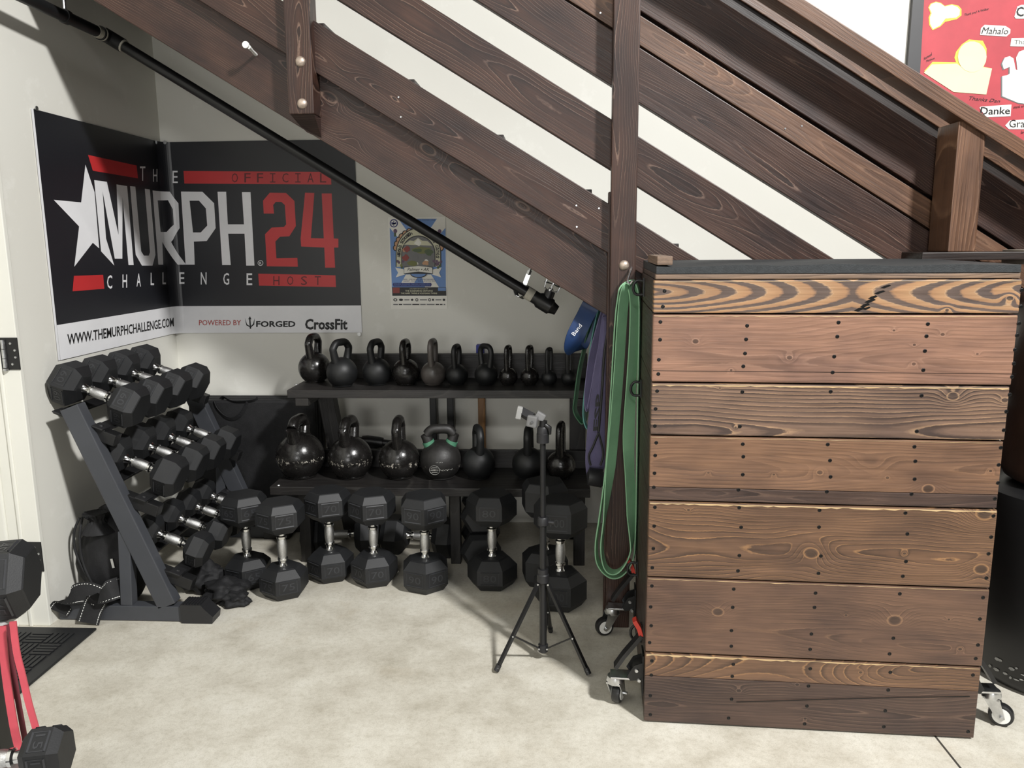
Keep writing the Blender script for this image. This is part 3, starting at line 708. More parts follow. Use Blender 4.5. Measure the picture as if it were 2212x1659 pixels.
for s, x0, y0, x1, y1 in (('C', 623, 1064, 653, 1143), ('H', 713, 1060, 740, 1137), ('A', 795, 1054, 820, 1130), ('L', 877, 1050, 897, 1122), ('L', 946, 1048, 966, 1117), ('E', 1044, 1047, 1075, 1115), ('N', 1170, 1047, 1204, 1118), ('G', 1301, 1051, 1336, 1120), ('E', 1437, 1053, 1470, 1122)): btext(s, x0, y0, x1, y1, INK_W, 1, .01)
for i, s in enumerate('OFFICIAL'):
    x = 1351+i*73.5
    if s == 'I': bpoly('lettering', [[(x+2, 470), (x+34, 470), (x+34, 476), (x+21, 476), (x+21, 518), (x+34, 518), (x+34, 524), (x+2, 524), (x+2, 518), (x+15, 518), (x+15, 476), (x+2, 476)]], INK_DR, 2)
    else: btext(s, x, 470, x+36, 524, INK_DR, 2)
for i, s in enumerate('HOST'): x = 1593+i*80.5; btext(s, x, 1070, x+36, 1121, INK_DR, 2)
fold_print('lettering', text_bm('WWW.THEMURPHCHALLENGE.COM', bquad([(392, 1472), (1010, 1362), (1008, 1310), (390, 1408)]), .018), INK_DK, 2)
btext('POWERED BY', 1160, 1325, 1405, 1356, INK_BR, 2, .006)
btext('FORGED', 1493, 1331, 1722, 1366, INK_DK, 2, .03)
btext('CrossFit', 1778, 1318, 2025, 1382, INK_DK, 2, .035)
bpoly('trident_mark', [[(1427, 1312), (1440, 1350), (1455, 1360), (1452, 1320), (1446, 1322), (1457, 1303), (1466, 1322), (1460, 1320), (1463, 1360), (1475, 1348), (1485, 1314), (1482, 1352), (1465, 1366), (1464, 1376), (1456, 1376), (1455, 1366), (1436, 1356)]], INK_DK, 2)
for (x, y) in ((208, 92), (2094, 1408), (905, 289), (955, 292)):
    u, v = cb(x, y); p = fold(u, v, .007)
    n = Vector((1, 0, 0)) if u < 0 else Vector((0, -1, 0))
    obj('grommet', lathe(NB(), [(.004, 0), (.009, 0), (.009, .002), (.004, .002)], 16, Matrix.Translation(p) @ n.to_track_quat('Z', 'Y').to_matrix().to_4x4()), ZINC, bn)

# ================================================================== FESTIVAL POSTER
ps = thing('poster', 'small blue and white festival poster taped to the back wall', 'poster', (-.67, YB, 1.108))
def wall_print(name, bm, mat, parent, layer, label=None):
    for v in bm.verts: v.co = Vector((v.co.x, YB-.0025-layer*.0006, v.co.y))
    return center_obj(name, bm, mat, parent, label=label)
def pw(x, y): p = PY(835+x/7.9, 465+y/7.9, YB-.003); return (p.x, p.z)
def ppoly(name, loops, mat, layer, label=None): return wall_print(name, poly2d([[pw(*p) for p in lp] for lp in loops]), mat, ps, layer, label)
def ptext(s, x0, y0, x1, y1, mat, layer=6, bold=0., name='lettering', shear=0):
    return wall_print(name, text_bm(s, [Vector(pw(*p)) for p in ((x0, y1), (x1, y1), (x1, y0), (x0, y0))], bold, shear), mat, ps, layer)
pb = NB(); a = pw(25, 35); b = pw(1040, 1600)
box(pb, (a[0], YB-.0025, b[1]), (b[0], YB-.0003, a[1])); center_obj('sheet', pb, PAPER_W, ps)
ppoly('blue_panel', [[(48, 60), (1005, 60), (1012, 1245), (92, 1245)]], P_BLUE, 1)
ppoly('saltire', [[(48, 60), (200, 60), (560, 560), (420, 640), (50, 210)]], PAPER_W, 2)
ppoly('saltire', [[(860, 60), (1005, 60), (1005, 215), (640, 640), (520, 560)]], PAPER_W, 2)
ppoly('saltire', [[(330, 1010), (560, 1010), (470, 1160), (250, 1160)]], PAPER_W, 2)
ppoly('saltire', [[(590, 1010), (760, 1010), (900, 1235), (660, 1235)]], PAPER_W, 2)
ppoly('round_seal', [circle2d(125, 137, 70, 72)], P_NAVY, 3); ppoly('round_seal', [circle2d(125, 137, 52, 54)], PAPER_W, 4)
ppoly('seal_cross', [[(85, 112), (165, 150), (165, 112), (85, 160)]], P_NAVY, 5); ppoly('seal_cross', [rect(118, 92, 132, 182)], P_NAVY, 5)
ptext('Alaskan Scottish Club', 470, 66, 830, 90, P_NAVY, 3); ptext('JUNE 27 28', 280, 130, 632, 168, P_NAVY, 3)
for cx, cy in ((905, 275), (150, 270)):
    ppoly('thistle', [circle2d(cx, cy, 33, 36)], P_PURP, 3); ppoly('thistle_stem', [rect(cx-22, cy+30, cx+14, cy+95)], P_GRN, 3)
for k in range(15):
    t = pi*(.97-.94*k/14); ppoly('scroll', [circle2d(545+385*cos(t), 590-345*sin(t), 52, 56, 14)], INK_DK, 3); ppoly('scroll', [circle2d(545+385*cos(t), 590-345*sin(t), 36, 40, 14)], P_TAN, 4)
def arch(rx, top, bot, n=26): return [(545+rx, bot)]+[(545+rx*cos(pi*k/n), 660-(660-top)*sin(pi*k/n)) for k in range(n+1)]+[(545-rx, bot)]
ppoly('arch', [arch(388, 215, 880)], INK_DK, 5); ppoly('arch', [arch(372, 230, 880)], P_CREAM, 6); ppoly('arch', [arch(292, 345, 880)], INK_DK, 7); ppoly('picture', [arch(276, 362, 880)], P_GREY, 8)
ppoly('mountain', [[(300, 500), (400, 430), (470, 440), (540, 385), (610, 435), (700, 440), (790, 520)]], P_CREAM, 9)
ppoly('mountain', [[(470, 480), (540, 395), (600, 470), (560, 530)]], PAPER_W, 10)
random.seed(3)
for (x0, y0, x1, y1, m_) in ((290, 520, 420, 640, P_RED), (265, 660, 400, 790, P_RED), (420, 520, 800, 660, P_OLIVE), (640, 560, 815, 700, P_GRN), (440, 560, 640, 640, P_GRN), (430, 650, 560, 780, P_GREY), (330, 760, 560, 880, P_OLIVE), (580, 660, 820, 860, P_GREY), (600, 760, 740, 860, P_TAN), (640, 740, 720, 830, PAPER_W), (270, 540, 330, 640, P_TAN), (460, 790, 560, 860, PAPER_W)):
    cx, cy = (x0+x1)/2, (y0+y1)/2
    lp = [(cx+(x1-x0)/2*cos(t)*random.uniform(.6, 1), cy+(y1-y0)/2*sin(t)*random.uniform(.6, 1)) for t in [2*pi*k/11 for k in range(11)]]
    ppoly('painted_patch', [lp], m_, 10.5+random.random()*2)
def arc_text(s, t0, t1, rx, ry, size, mat):
    for i, ch in enumerate(s):
        if ch == ' ': continue
        t = t0+(t1-t0)*i/(len(s)-1); x, y = 545+rx*cos(t), 660-ry*sin(t)
        tx, ty = rx*sin(t), ry*cos(t); L_ = math.hypot(tx, ty); tx, ty = tx/L_, ty/L_; nx2, ny2 = ty, -tx
        h = size/2; w = size*.36
        q = [(x-tx*w-nx2*h, y-ty*w-ny2*h), (x+tx*w-nx2*h, y+ty*w-ny2*h), (x+tx*w+nx2*h, y+ty*w+ny2*h), (x-tx*w+nx2*h, y-ty*w+ny2*h)]
        wall_print('lettering', text_bm(ch, [Vector(pw(*p)) for p in q], .02), mat, ps, 7.5)
arc_text('Alaska Scottish', radians(186), radians(112), 332, 378, 58, INK_DK)
arc_text('Highland Games', radians(84), radians(-8), 332, 378, 58, INK_DK)
for k in range(16):
    ppoly('flower', [circle2d(random.choice((190, 230, 270, 830, 870, 910))+random.uniform(-25, 25), random.uniform(770, 900), 22, 24, 7)], random.choice((P_PURP, P_PURP, P_GRN, P_OLIVE)), 8+k*.1)
ppoly('ribbon_tail', [[(150, 890), (330, 930), (320, 1010), (160, 1060), (200, 980)]], PAPER_W, 9); ppoly('ribbon_tail', [[(945, 890), (770, 930), (780, 1010), (935, 1060), (900, 980)]], PAPER_W, 9)
ppoly('ribbon_edge', [[(300, 880), (790, 880), (795, 1000), (300, 1000)]], INK_DK, 12.8); ppoly('ribbon', [[(306, 892), (545, 865), (784, 892), (788, 990), (545, 960), (306, 990)]], PAPER_W, 13.2)
ptext('Palmer • AK', 360, 895, 740, 950, INK_DK, 14, .005, shear=.3)
ppoly('oval_plate', [circle2d(548, 1005, 138, 62)], INK_DK, 11.5); ppoly('oval_plate', [circle2d(548, 1003, 124, 50)], P_BLUE, 12.2)
ptext('BEER · LIVE MUSIC · ENTERTAINMENT', 290, 1083, 830, 1105, P_NAVY, 3.5); ptext('MARKET · FOOD · BEER & SCOTCH TENT', 285, 1112, 840, 1134, P_NAVY, 3.5)
ppoly('navy_bar', [[(120, 1152), (760, 1152), (772, 1180), (760, 1215), (120, 1215), (106, 1180)]], P_NAVY, 4); ptext('Alaska Scottish Games celebrates', 130, 1160, 745, 1180, P_BLUE, 5); ptext('food, music and heavy athletics', 130, 1186, 745, 1206, P_BLUE, 5)
ppoly('band_photo', [[(95, 1228), (1015, 1228), (1020, 1372), (100, 1372)]], INK_DK, 3); ppoly('band_photo', [rect(110, 1235, 225, 1330)], P_RED, 4); ppoly('band_photo', [rect(880, 1235, 1012, 1290)], P_BLUE, 4)
ptext('LIVE PERFORMANCES BY', 395, 1246, 710, 1264, P_CREAM, 5); ptext('THE SCREAMING ORPHANS', 320, 1276, 790, 1304, P_CREAM, 5, .02); ptext('THE HARP TWINS & VOLFGANG TWINS', 245, 1318, 865, 1344, P_CREAM, 5, .02)
for k, (x, w_) in enumerate(((150, 34), (248, 38), (437, 27), (517, 26), (735, 24), (793, 22), (980, 24))): ppoly('sponsor_mark', [circle2d(x, 1443, w_, 26, 12), circle2d(x, 1443, w_*.55, 14, 12)] if k in (0, 3, 4) else [circle2d(x, 1443, w_, 22, 6 if k in (1, 6) else 4)], INK_DK, 3)
for (x0, x1) in ((305, 390), (570, 690), (835, 935)): ppoly('sponsor_mark', [rect(x0, 1434, x1, 1452)], P_GREY, 3)
for (x0, x1) in ((115, 195), (210, 268), (285, 425), (440, 560), (575, 668), (685, 820), (838, 895), (910, 955), (975, 1002)): ppoly('sponsor_mark', [rect(x0, 1512, x1, 1532)], P_GREY if x0 % 2 else INK_DK, 3)

# ================================================================== THANK-YOU BOARD
tbd = thing('thank_you_board', 'red paper thank you board with white cutouts, high on back wall', 'board', (2.1, YB, 1.9))
def rw(x, y): p = PY(1940+x/5.53, y/5.53, YB-.02); return (p.x, p.z)
def rprint(name, bm, mat, layer, label=None):
    for v in bm.verts: v.co = Vector((v.co.x, YB-.0205-layer*.0012, v.co.y))
    return center_obj(name, bm, mat, tbd, label=label)
def rpoly(name, loops, mat, layer, label=None): return rprint(name, poly2d([[rw(*p) for p in lp] for lp in loops]), mat, layer, label)
def rtext(s, q, mat, layer, bold=0., shear=0): return rprint('lettering', text_bm(s, [Vector(rw(*p)) for p in q], bold, shear), mat, layer)
a = rw(185, 0); b = rw(240, 1000)
fb = NB(); vs2 = [rw(195, -260), rw(320, -260), rw(235, 1300), rw(70, 1300)]
fr = [fb.verts.new((x, YB-.024, z)) for x, z in vs2]; bk = [fb.verts.new((x, YB-.001, z)) for x, z in vs2]
fb.faces.new(fr); fb.faces.new(list(reversed(bk)))
for i in range(4): fb.faces.new((fr[i], bk[i], bk[(i+1) % 4], fr[(i+1) % 4]))
center_obj('frame_side', fb, B_FRAME, tbd)
rb = NB(); vs2 = [rw(325, -260), rw(3400, -260), rw(3400, 1900), rw(190, 1900)]
fr = [rb.verts.new((x, YB-.0205, z)) for x, z in vs2]; bk = [rb.verts.new((x, YB-.001, z)) for x, z in vs2]
rb.faces.new(fr); rb.faces.new(list(reversed(bk)))
for i in range(4): rb.faces.new((fr[i], bk[i], bk[(i+1) % 4], fr[(i+1) % 4]))
center_obj('red_paper', rb, B_RED, tbd)
rpoly('paper_cutout', [[(358, 90), (385, 45), (450, 20), (510, 35), (555, 72), (640, 50), (720, 70), (755, 110), (755, 185), (700, 230), (560, 262), (500, 320), (410, 363), (370, 300), (362, 210), (385, 160)]], B_YEL, 1)
rpoly('paper_cutout', [[(368, 95), (392, 52), (450, 30), (505, 45), (555, 80), (640, 62), (705, 85), (735, 120), (730, 180), (690, 212), (560, 225), (500, 305), (412, 350), (380, 290), (378, 205), (398, 160)]], PAPER_W, 2)
rpoly('paper_cutout', [[(310, 850), (410, 740), (690, 745), (670, 690), (690, 620), (760, 530), (845, 472), (1010, 488), (1055, 580), (1050, 720), (1020, 800), (1118, 818), (1050, 1130), (660, 1100)]], B_YEL, 1)
rpoly('paper_cutout', [[(305, 870), (400, 770), (700, 762), (790, 830), (1020, 805), (1118, 820), (1050, 1130), (660, 1100)]], B_CREAM, 2)
rpoly('paper_cutout', [circle2d(880, 680, 172, 185, 18)], B_CREAM, 3)
hand_ = [(1238, 760), (1270, 690), (1330, 672), (1375, 700), (1400, 830), (1420, 840), (1405, 690), (1440, 620), (1504, 595), (1640, 600), (1700, 700), (1690, 1180), (1600, 1250), (1430, 1230), (1240, 1150), (1240, 910), (1300, 900), (1330, 880), (1330, 800), (1260, 830)]
rpoly('paper_cutout', [[(x-14 if x < 1400 else x, y+10) for x, y in hand_]], P_GREY, 1); rpoly('paper_cutout', [hand_], PAPER_W, 2)  # grey offset copy paints the hand's cast shadow on the red paper
rpoly('word_card', [[(975, 420), (985, 340), (1030, 298), (1280, 312), (1338, 350), (1335, 400), (1290, 438)]], PAPER_W, 2); rtext('Mahalo', [(988, 408), (1310, 412), (1312, 340), (1000, 325)], INK_DK, 3, .0, .2)
rpoly('word_card', [[(1335, 555), (1350, 458), (1620, 452), (1620, 560)]], PAPER_W, 2); rtext('Thanks', [(1380, 530), (1640, 530), (1640, 478), (1385, 478)], P_GREY, 3)
rpoly('word_card', [[(968, 1290), (985, 1275), (1350, 1250), (1340, 1390), (1050, 1400)]], PAPER_W, 2); rtext('Danke', [(975, 1375), (1330, 1365), (1335, 1280), (985, 1280)], INK_DK, 3, .012)
rpoly('word_card', [[(1275, 1500), (1330, 1440), (1700, 1415), (1700, 1545), (1320, 1545)]], PAPER_W, 2); rtext('Grazie', [(1322, 1525), (1640, 1522), (1640, 1432), (1325, 1432)], INK_DK, 3)
rpoly('word_card', [[(1385, 200), (1420, 80), (1470, 60), (1700, 55), (1700, 225), (1400, 225)]], PAPER_W, 2); rtext('Cheers', [(1405, 200), (1800, 200), (1800, 85), (1410, 85)], INK_DK, 3, .02)
for s, q in (('Thank you! A Walker', [(800, 200), (1090, 125), (1080, 90), (790, 165)]), ('Samuel', [(305, 720), (410, 660), (400, 625), (300, 690)]), ('Matthew', [(335, 745), (440, 705), (436, 680), (330, 720)]), ('Thanks Dan', [(850, 1195), (1215, 1230), (1220, 1190), (850, 1150)]), ('thank so', [(1375, 1300), (1500, 1280), (1500, 1250), (1375, 1270)]), ('for', [(1462, 1600), (1504, 1600), (1504, 1560), (1462, 1560)])):
    rtext(s, q, INK_DK, 1.5, 0, .4)

# ================================================================== SPRINKLER PIPE
pp = thing('sprinkler_pipe', 'black iron sprinkler pipe slanting under the stairs', 'pipe', PY(230, 75, 3.30))
A0 = PY(235, 80, 3.30); A1 = PY(1165, 648, 3.30)
obj('pipe_run', tube(NB(), [A0, A1], .0215, 18), BLACKM, pp, smooth=40)
dirp = (A1-A0).normalized()
A2 = A0-Vector((.06, 1.1, -.03))
obj('pipe_run', tube(NB(), [A0, A2], .0215, 18), BLACKM, pp, smooth=40)
obj('coupling', tube(NB(), [A0-dirp*.02, A0+dirp*.065], .0285, 18), BLACKM, pp, smooth=40)
back = (A2-A0).normalized()
obj('coupling', tube(NB(), [A0, A0+back*.06], .0275, 18), BLACKM, pp, smooth=40)
for q0, q1, r in ((A0+dirp*.065, A0+dirp*.072, .0265), (A0+back*.045, A0+back*.052, .0285), (A0+back*.06, A0+back*.085, .0235)): obj('seal_ring', tube(NB(), [q0, q1], r, 16), TAPE, pp, smooth=40)
T0 = PY(1165, 648, 3.30); T1 = PY(1208, 676, 3.30)
obj('tee_fitting', tube(NB(), [T0-dirp*.045, T0-dirp*.01, T0, T0+dirp*.055, T0+dirp*.06, T0+dirp*.085], [.027, .027, .034, .034, .027, .020], 18), BLACKM, pp, smooth=40)
up = Vector((.36, 0, .93)).normalized()
obj('tee_branch', tube(NB(), [T0+dirp*.03, T0+dirp*.03+up*.055], .022, 16), BLACKM, pp, smooth=40)
obj('label_sticker', tube(NB(), [T0-dirp*.062, T0-dirp*.03], .0277, 18), TAPE, pp, smooth=40, label='pale sticker on the pipe end')
hx = PY(1128, 628, 3.30)
hb = NB(); ribbon(hb, smooth_path([hx+Vector((.028*sin(t), 0, .028*cos(t))) + up*.0 for t in [k*pi/6 for k in range(13)]], 1), (1, .6, -.6), .02, .003)
obj('hanger_strap', hb, ZINC, pp)
obj('hanger_strap', ribbon(NB(), [hx+up*.01, hx+up*.075], Vector((1, 0, -.4)), .018, .004), ZINC, pp)
obj('hanger_rod', tube(NB(), [hx+up*.07, hx+up*.20], .0048, 8), ZINC, pp)
obj('hanger_nut', tube(NB(), [hx+up*.072, hx+up*.09], .010, 6), ZINC, pp)
hx2 = A0.lerp(A2, .24)
obj('hanger_rod', tube(NB(), [hx2, hx2+Vector((.0, 0, .22))], .006, 8), ZINC, pp)
obj('hanger_strap', tube(NB(), [hx2+back*-.012, hx2+back*.012], .026, 16), BLACKM, pp, smooth=40)
sh = T0+dirp*.03+up*.055
obj('sprinkler_head', lathe(NB(), [(.012, 0), (.012, .01), (.006, .014), (.006, .04), (.017, .043), (.017, .046)], 14, Matrix.Translation(sh) @ up.to_track_quat('Z', 'Y').to_matrix().to_4x4()), ZINC, pp, smooth=40)
R4 = Matrix.Translation(sh) @ up.to_track_quat('Z', 'Y').to_matrix().to_4x4()
for k in range(6):
    t = k*pi/3; pth = [(.012*cos(t), .012*sin(t), .0), (.034*cos(t), .034*sin(t), .008), (.036*cos(t), .036*sin(t), .03), (.036*cos(t), .036*sin(t), .10)]
    obj('guard_wire', tube(NB(), pth, .0022, 6, M=R4), ZINC, pp)
obj('guard_ring', tube(NB(), [(.036*cos(t), .036*sin(t), .03) for t in [k*pi/10 for k in range(20)]], .0022, 6, True, R4), ZINC, pp)

# ================================================================== DUMBBELLS
HM = {}
def head_mesh(R, Lh):
    k = (R, Lh)
    if k not in HM: HM[k] = to_mesh('head', lathe(NB(), [(R*.60, 0), (R*.70, .004), (R, R*.34), (R, Lh-R*.30), (R*.80, Lh-.003), (R*.76, Lh)], 6))
    return HM[k]
def handle_mesh(L, r=.0165):
    k = ('h', L)
    if k not in HM:
        h = L/2
        HM[k] = (to_mesh('handle', lathe(NB(), [(r*1.25, -h), (r*.92, -h+.012), (r*.9, -h+.022), (r*1.25, -h+.026), (r*1.25, -h+.034), (r*.98, -h+.036), (r*.98, h-.036), (r*1.25, h-.034), (r*1.25, h-.026), (r*.9, h-.022), (r*.92, h-.012), (r*1.25, h)], 24), 35),
                 to_mesh('grip', lathe(NB(), [(r*1.02, -h*.5), (r*1.2, -h*.2), (r*1.22, 0), (r*1.2, h*.2), (r*1.02, h*.5)], 24), 60))
    return HM[k]
def mark_mesh(R, Lh, num, face, flip):
    k = ('m', R, Lh, num, face, flip)
    if k not in HM:
        bm = NB(); ap = R*cos(pi/6); ang = radians(30+60*face); n = Vector((cos(ang), sin(ang), 0)); t = Vector((-sin(ang), cos(ang), 0)); z = Vector((0, 0, 1))
        zc = Lh*.52; w = R*.36; h = Lh*.20
        for (x0, y0, x1, y1) in ((-w, -h, w, -h+.0018), (-w, h-.0018, w, h), (-w, -h, -w+.0018, h), (w-.0018, -h, w, h)):
            vs = [bm.verts.new(n*(ap+.0008)+t*a+z*(zc+b)) for a, b in ((x0, y0), (x1, y0), (x1, y1), (x0, y1))]; bm.faces.new(vs)
        sgn = -1 if flip else 1
        for zz in (-h, h):
            e = [n*(ap+d_)+z*(zc+zz+k_) for d_, k_ in ((0, -.0022), (.0028, -.0012), (.0, .0022))]
            va = [bm.verts.new(p-t*w) for p in e]; vb = [bm.verts.new(p+t*w) for p in e]
            for q in range(2): bm.faces.new((va[q], va[q+1], vb[q+1], vb[q]))
        tb_ = text_bm(num, [Vector((-w*.72, -h*.55)), Vector((w*.72, -h*.55)), Vector((w*.72, h*.6)), Vector((-w*.72, h*.6))])
        tb_.verts.index_update()
        vm = [bm.verts.new(n*(ap+.0008)+t*v.co.x*sgn+z*(zc+v.co.y*sgn)) for v in tb_.verts]
        for f in tb_.faces: bm.faces.new([vm[v.index] for v in f.verts])
        tb_.free(); HM[k] = to_mesh('weight_mark', bm)
    return HM[k]
def dumbbell(M, R, Lh, grip, num, label, group, spin=0., faces=(4,), mark=True):
    """axis along local z, base at z=0"""
    d = thing('dumbbell', label, 'dumbbell', M, group)
    L = 2*Lh+grip; Rz = Matrix.Rotation(spin, 4, 'Z')
    for M2, fl in ((M @ Matrix.Translation((0, 0, Lh)) @ Matrix.Rotation(pi, 4, 'X') @ Rz.inverted(), True), (M @ Matrix.Translation((0, 0, Lh+grip)) @ Rz, False)):
        hd = put('head', head_mesh(R, Lh), RUBBER, d, M2)
        if mark:
            for f in faces:
                f2 = (-f-1) % 6 if fl else f
                put('weight_mark', mark_mesh(R, Lh, num, f2, fl), RUBBER2, hd, M2)
    a, b = handle_mesh(grip+.004)
    hn = put('handle', a, CHROME, d, M @ Matrix.Translation((0, 0, L/2)))
    put('grip', b, KNURL, hn, M @ Matrix.Translation((0, 0, L/2)))
    return d

# standing on the floor, left to right
fl = [(540, 1282, 0.098, .128, .145, '65', 7, 'black hex dumbbell standing upright at the left end of the floor row'),
      (617, 1304, .100, .125, .15, '75', 0, 'upright hex dumbbell nearest the camera, second from left on floor'),
      (717, 1266, .100, .128, .14, '70', -7, 'upright hex dumbbell third from left in the floor row'),
      (811, 1276, .100, .130, .14, '70', -9, 'upright hex dumbbell fourth from left, below the third large kettlebell'),
      (921, 1290, .106, .135, .135, '90', 10, 'upright hex dumbbell fifth from left, at the middle of the floor'),
      (1064, 1284, .106, .130, .145, '80', 28, 'upright hex dumbbell sixth from left, in shadow left of the tripod'),
      (1210, 1330, .106, .145, .15, '100', 22, 'largest upright hex dumbbell standing behind the tripod column')]
for (px, py, R, Lh, gr, num, rot, lab) in fl:
    c = PZ(px, py, 0); c.y += R*.93; c.x = c.x*(c.y/(c.y-R*.93))
    dumbbell(Matrix.Translation((c.x, c.y, .001)), R, Lh, gr, num, lab, 'dumbbells on the floor', spin=radians(-90+rot), faces=(0, 5) if abs(rot) < 15 else (5,))
c = PY(1183, 1040, 3.17)
dumbbell(Matrix.Translation((c.x-.012, 3.19, .001)), .104, .15, .15, '95', 'tall upright hex dumbbell half hidden behind the one at the tripod', 'dumbbells on the floor', spin=radians(-80), mark=False)
def lying(center, ang, R, Lh, gr, lab, tilt=0., num='60'):
    ax = Vector((cos(ang)*cos(tilt), sin(ang)*cos(tilt), sin(tilt))); x, y, z = frame_of(ax)
    M = Matrix((x, y, z)).transposed().to_4x4(); M.translation = Vector(center)-ax*(Lh+gr/2)
    return dumbbell(M, R, Lh, gr, num, lab, 'dumbbells lying under the lower shelf', spin=0, mark=False)
lying((-1.00, 3.51, .083), radians(8), .095, .115, .13, 'dark hex dumbbell lying under lower shelf, leftmost of those')
lying((-.62, 3.50, .083), radians(172), .095, .115, .13, 'dark hex dumbbell lying under lower shelf behind the fourth upright one')
lying((-.335, 3.46, .080), radians(95), .092, .11, .12, 'dark hex dumbbell lying end-on under shelf beside the sixth upright one')
lying((-.335, 3.47, .2366), radians(95), .088, .10, .12, 'dark hex dumbbell stacked on another under the lower shelf')

# ================================================================== DUMBBELL RACK
FY0, FY1 = 2.775, 2.825; FB0, FB1 = 3.66, 3.71; TILT = radians(21)
rk = thing('dumbbell_rack', 'charcoal steel three tier dumbbell rack beside the left wall', 'rack', (-1.6, 3.2, 0))
tA = PY(345, 1302, FY0); tB = PY(140, 884, FY0)
for (y0, y1) in ((FY0, FY1), (FB0, FB1)):
    b0 = Vector((-1.484, y0, .062)); b1 = Vector((-1.789, y0, .842))
    board('upright', b0, b1, .075, y1-y0, RACK, rk, bev=.004)
    obj('base_tube', box(NB(), (-1.915, y0, .002), (-1.40, y1, .062), bev=.003), RACK, rk)
    board('brace', (-1.645, y0+.004, .062), (-1.628, y0+.004, .36), .046, y1-y0-.008, RACK, rk, bev=.003)
    cp = NB(); vs = [(-1.425, 0.0), (-1.305, 0.0), (-1.300, .028), (-1.335, .062), (-1.345, .075), (-1.425, .075)]
    f = [cp.verts.new((x, y0-.012, z)) for x, z in vs]; g_ = [cp.verts.new((x, y1+.012, z)) for x, z in vs]
    cp.faces.new(f); cp.faces.new(list(reversed(g_)))
    for i in range(6): cp.faces.new((f[i], g_[i], g_[(i+1) % 6], f[(i+1) % 6]))
    cap = obj('foot_cap', cp, BLACKP, rk)
    for k in range(7): obj('tread_rib', box(NB(), (-1.42+k*.011, y0-.008, .075), (-1.415+k*.011, y1+.008, .078)), BLACKP, cap)
# tiers: centre point of a dumbbell, head radius, lengths
Y0D = 2.915
tiers = [(PY(215, 851, Y0D), .090, .11, .125, ('60', '60', '55', '55'), 'top'), (PY(305, 1003, Y0D), .086, .105, .125, ('50LB', '45', '40', '35'), 'middle'), (PY(375, 1165, Y0D), .072, .088, .12, ('25', '30', '20', '15'), 'bottom')]
ysp = {'top': (0, .186, .37, .552), 'middle': (0, .195, .37, .545), 'bottom': (0, .185, .345, .50)}
ax = Vector((cos(TILT), 0, -sin(TILT))); nz_ = Vector((sin(TILT), 0, cos(TILT)))
ordn = ('nearest', 'second', 'third', 'farthest')
for (c, R, Lh, gr, nums, tn_) in tiers:
    for y in (FY0+.05, FB0-.05):      # cross arms
        s0 = c-ax*.0-nz_*(R*.87+.033); s1 = c+ax*.155-nz_*(R*.87+.033)
        board('tier_arm', (s0.x, y-.02, s0.z), (s1.x, y-.02, s1.z), .045, .045, BLACKM, rk)
    for off in (-.07, .085):     # two long rails
        q = c+ax*off-nz_*(R*.87+.006)
        board('tier_rail', (q.x, FY0+.03, q.z), (q.x, FB1-.03, q.z), .05, .010, BLACKM, rk, nrm=tuple(-nz_))
        for k in range(2):
            sd = NB(); box(sd, (-.022, -.03, 0), (.022, .03, .006), bev=.002); lathe(sd, [(.009, .006), (.007, .010)], 10)
            Ms = Matrix((ax, Vector((0, 1, 0)), nz_)).transposed().to_4x4(); Ms.translation = Vector((q.x, (FY0+.045, FB0-.01)[k], q.z))+nz_*.0002
            obj('saddle', sd, BLACKP, rk, Ms)
    for k in range(4):
        Rk = R*(1-.035*k) if tn_ != 'top' else R*(1-.01*k)
        cc = c+Vector((0, ysp[tn_][k], 0))-nz_*(R-Rk)*.87
        x = Vector((0, -1, 0)); z = ax; y = z.cross(x)
        M = Matrix((x, y, z)).transposed().to_4x4(); M.translation = cc-ax*(Lh+gr/2)
        lab = f'hex dumbbell on the {tn_} tier of the rack, {ordn[k]} of four from the camera'
        dumbbell(M, Rk, Lh, gr, nums[k], lab, 'dumbbells on the rack', spin=0, faces=(0, 5) if tn_ == 'top' else (0,))

# ================================================================== KETTLEBELL SHELF
ks = thing('kettlebell_shelf', 'black painted two level wooden shelf holding kettlebells', 'shelf', (-.5, 3.5, 0))
board('shelf_board', (-1.26, 3.325, .3515), (.16, 3.325, .3515), .038, .33, SHELF, ks)
board('shelf_board', (-1.19, 3.42, .772), (.16, 3.42, .772), .036, .34, SHELF, ks)
board('back_lip', (-.98, 3.735, .85), (.16, 3.735, .85), .12, .025, SHELF, ks)
board('back_lip', (-1.15, 3.66, .41), (.16, 3.66, .41), .09, .025, SHELF, ks)
for x in (-1.125, .115):
    board('shelf_leg', (x+(.13 if x < -1 else 0), 3.69, 0), (x+(.02 if x < -1 else 0), 3.69, .754), .075, .07, SHELF, ks, nrm=(0, 1, 0))
    board('shelf_leg', (x, 3.37, 0), (x, 3.37, .3325), .05, .05, SHELF, ks)
    board('shelf_cleat', (x-.03, 3.42, .735), (x-.03, 3.76, .735), .035, .06, SHELF, ks, nrm=(1, 0, 0))
board('shelf_leg', (-.44, 3.37, 0), (-.44, 3.37, .3325), .045, .05, SHELF, ks)
for (px, py) in ((602, 1053), (640, 836)):
    pz = .3708 if py > 1000 else .7903
    p = PZ(px, py-5, pz-.0005); obj('screw_head', lathe(NB(), [(.010, 0), (.008, .003)], 14, Matrix.Translation(p)), ZINC, ks)

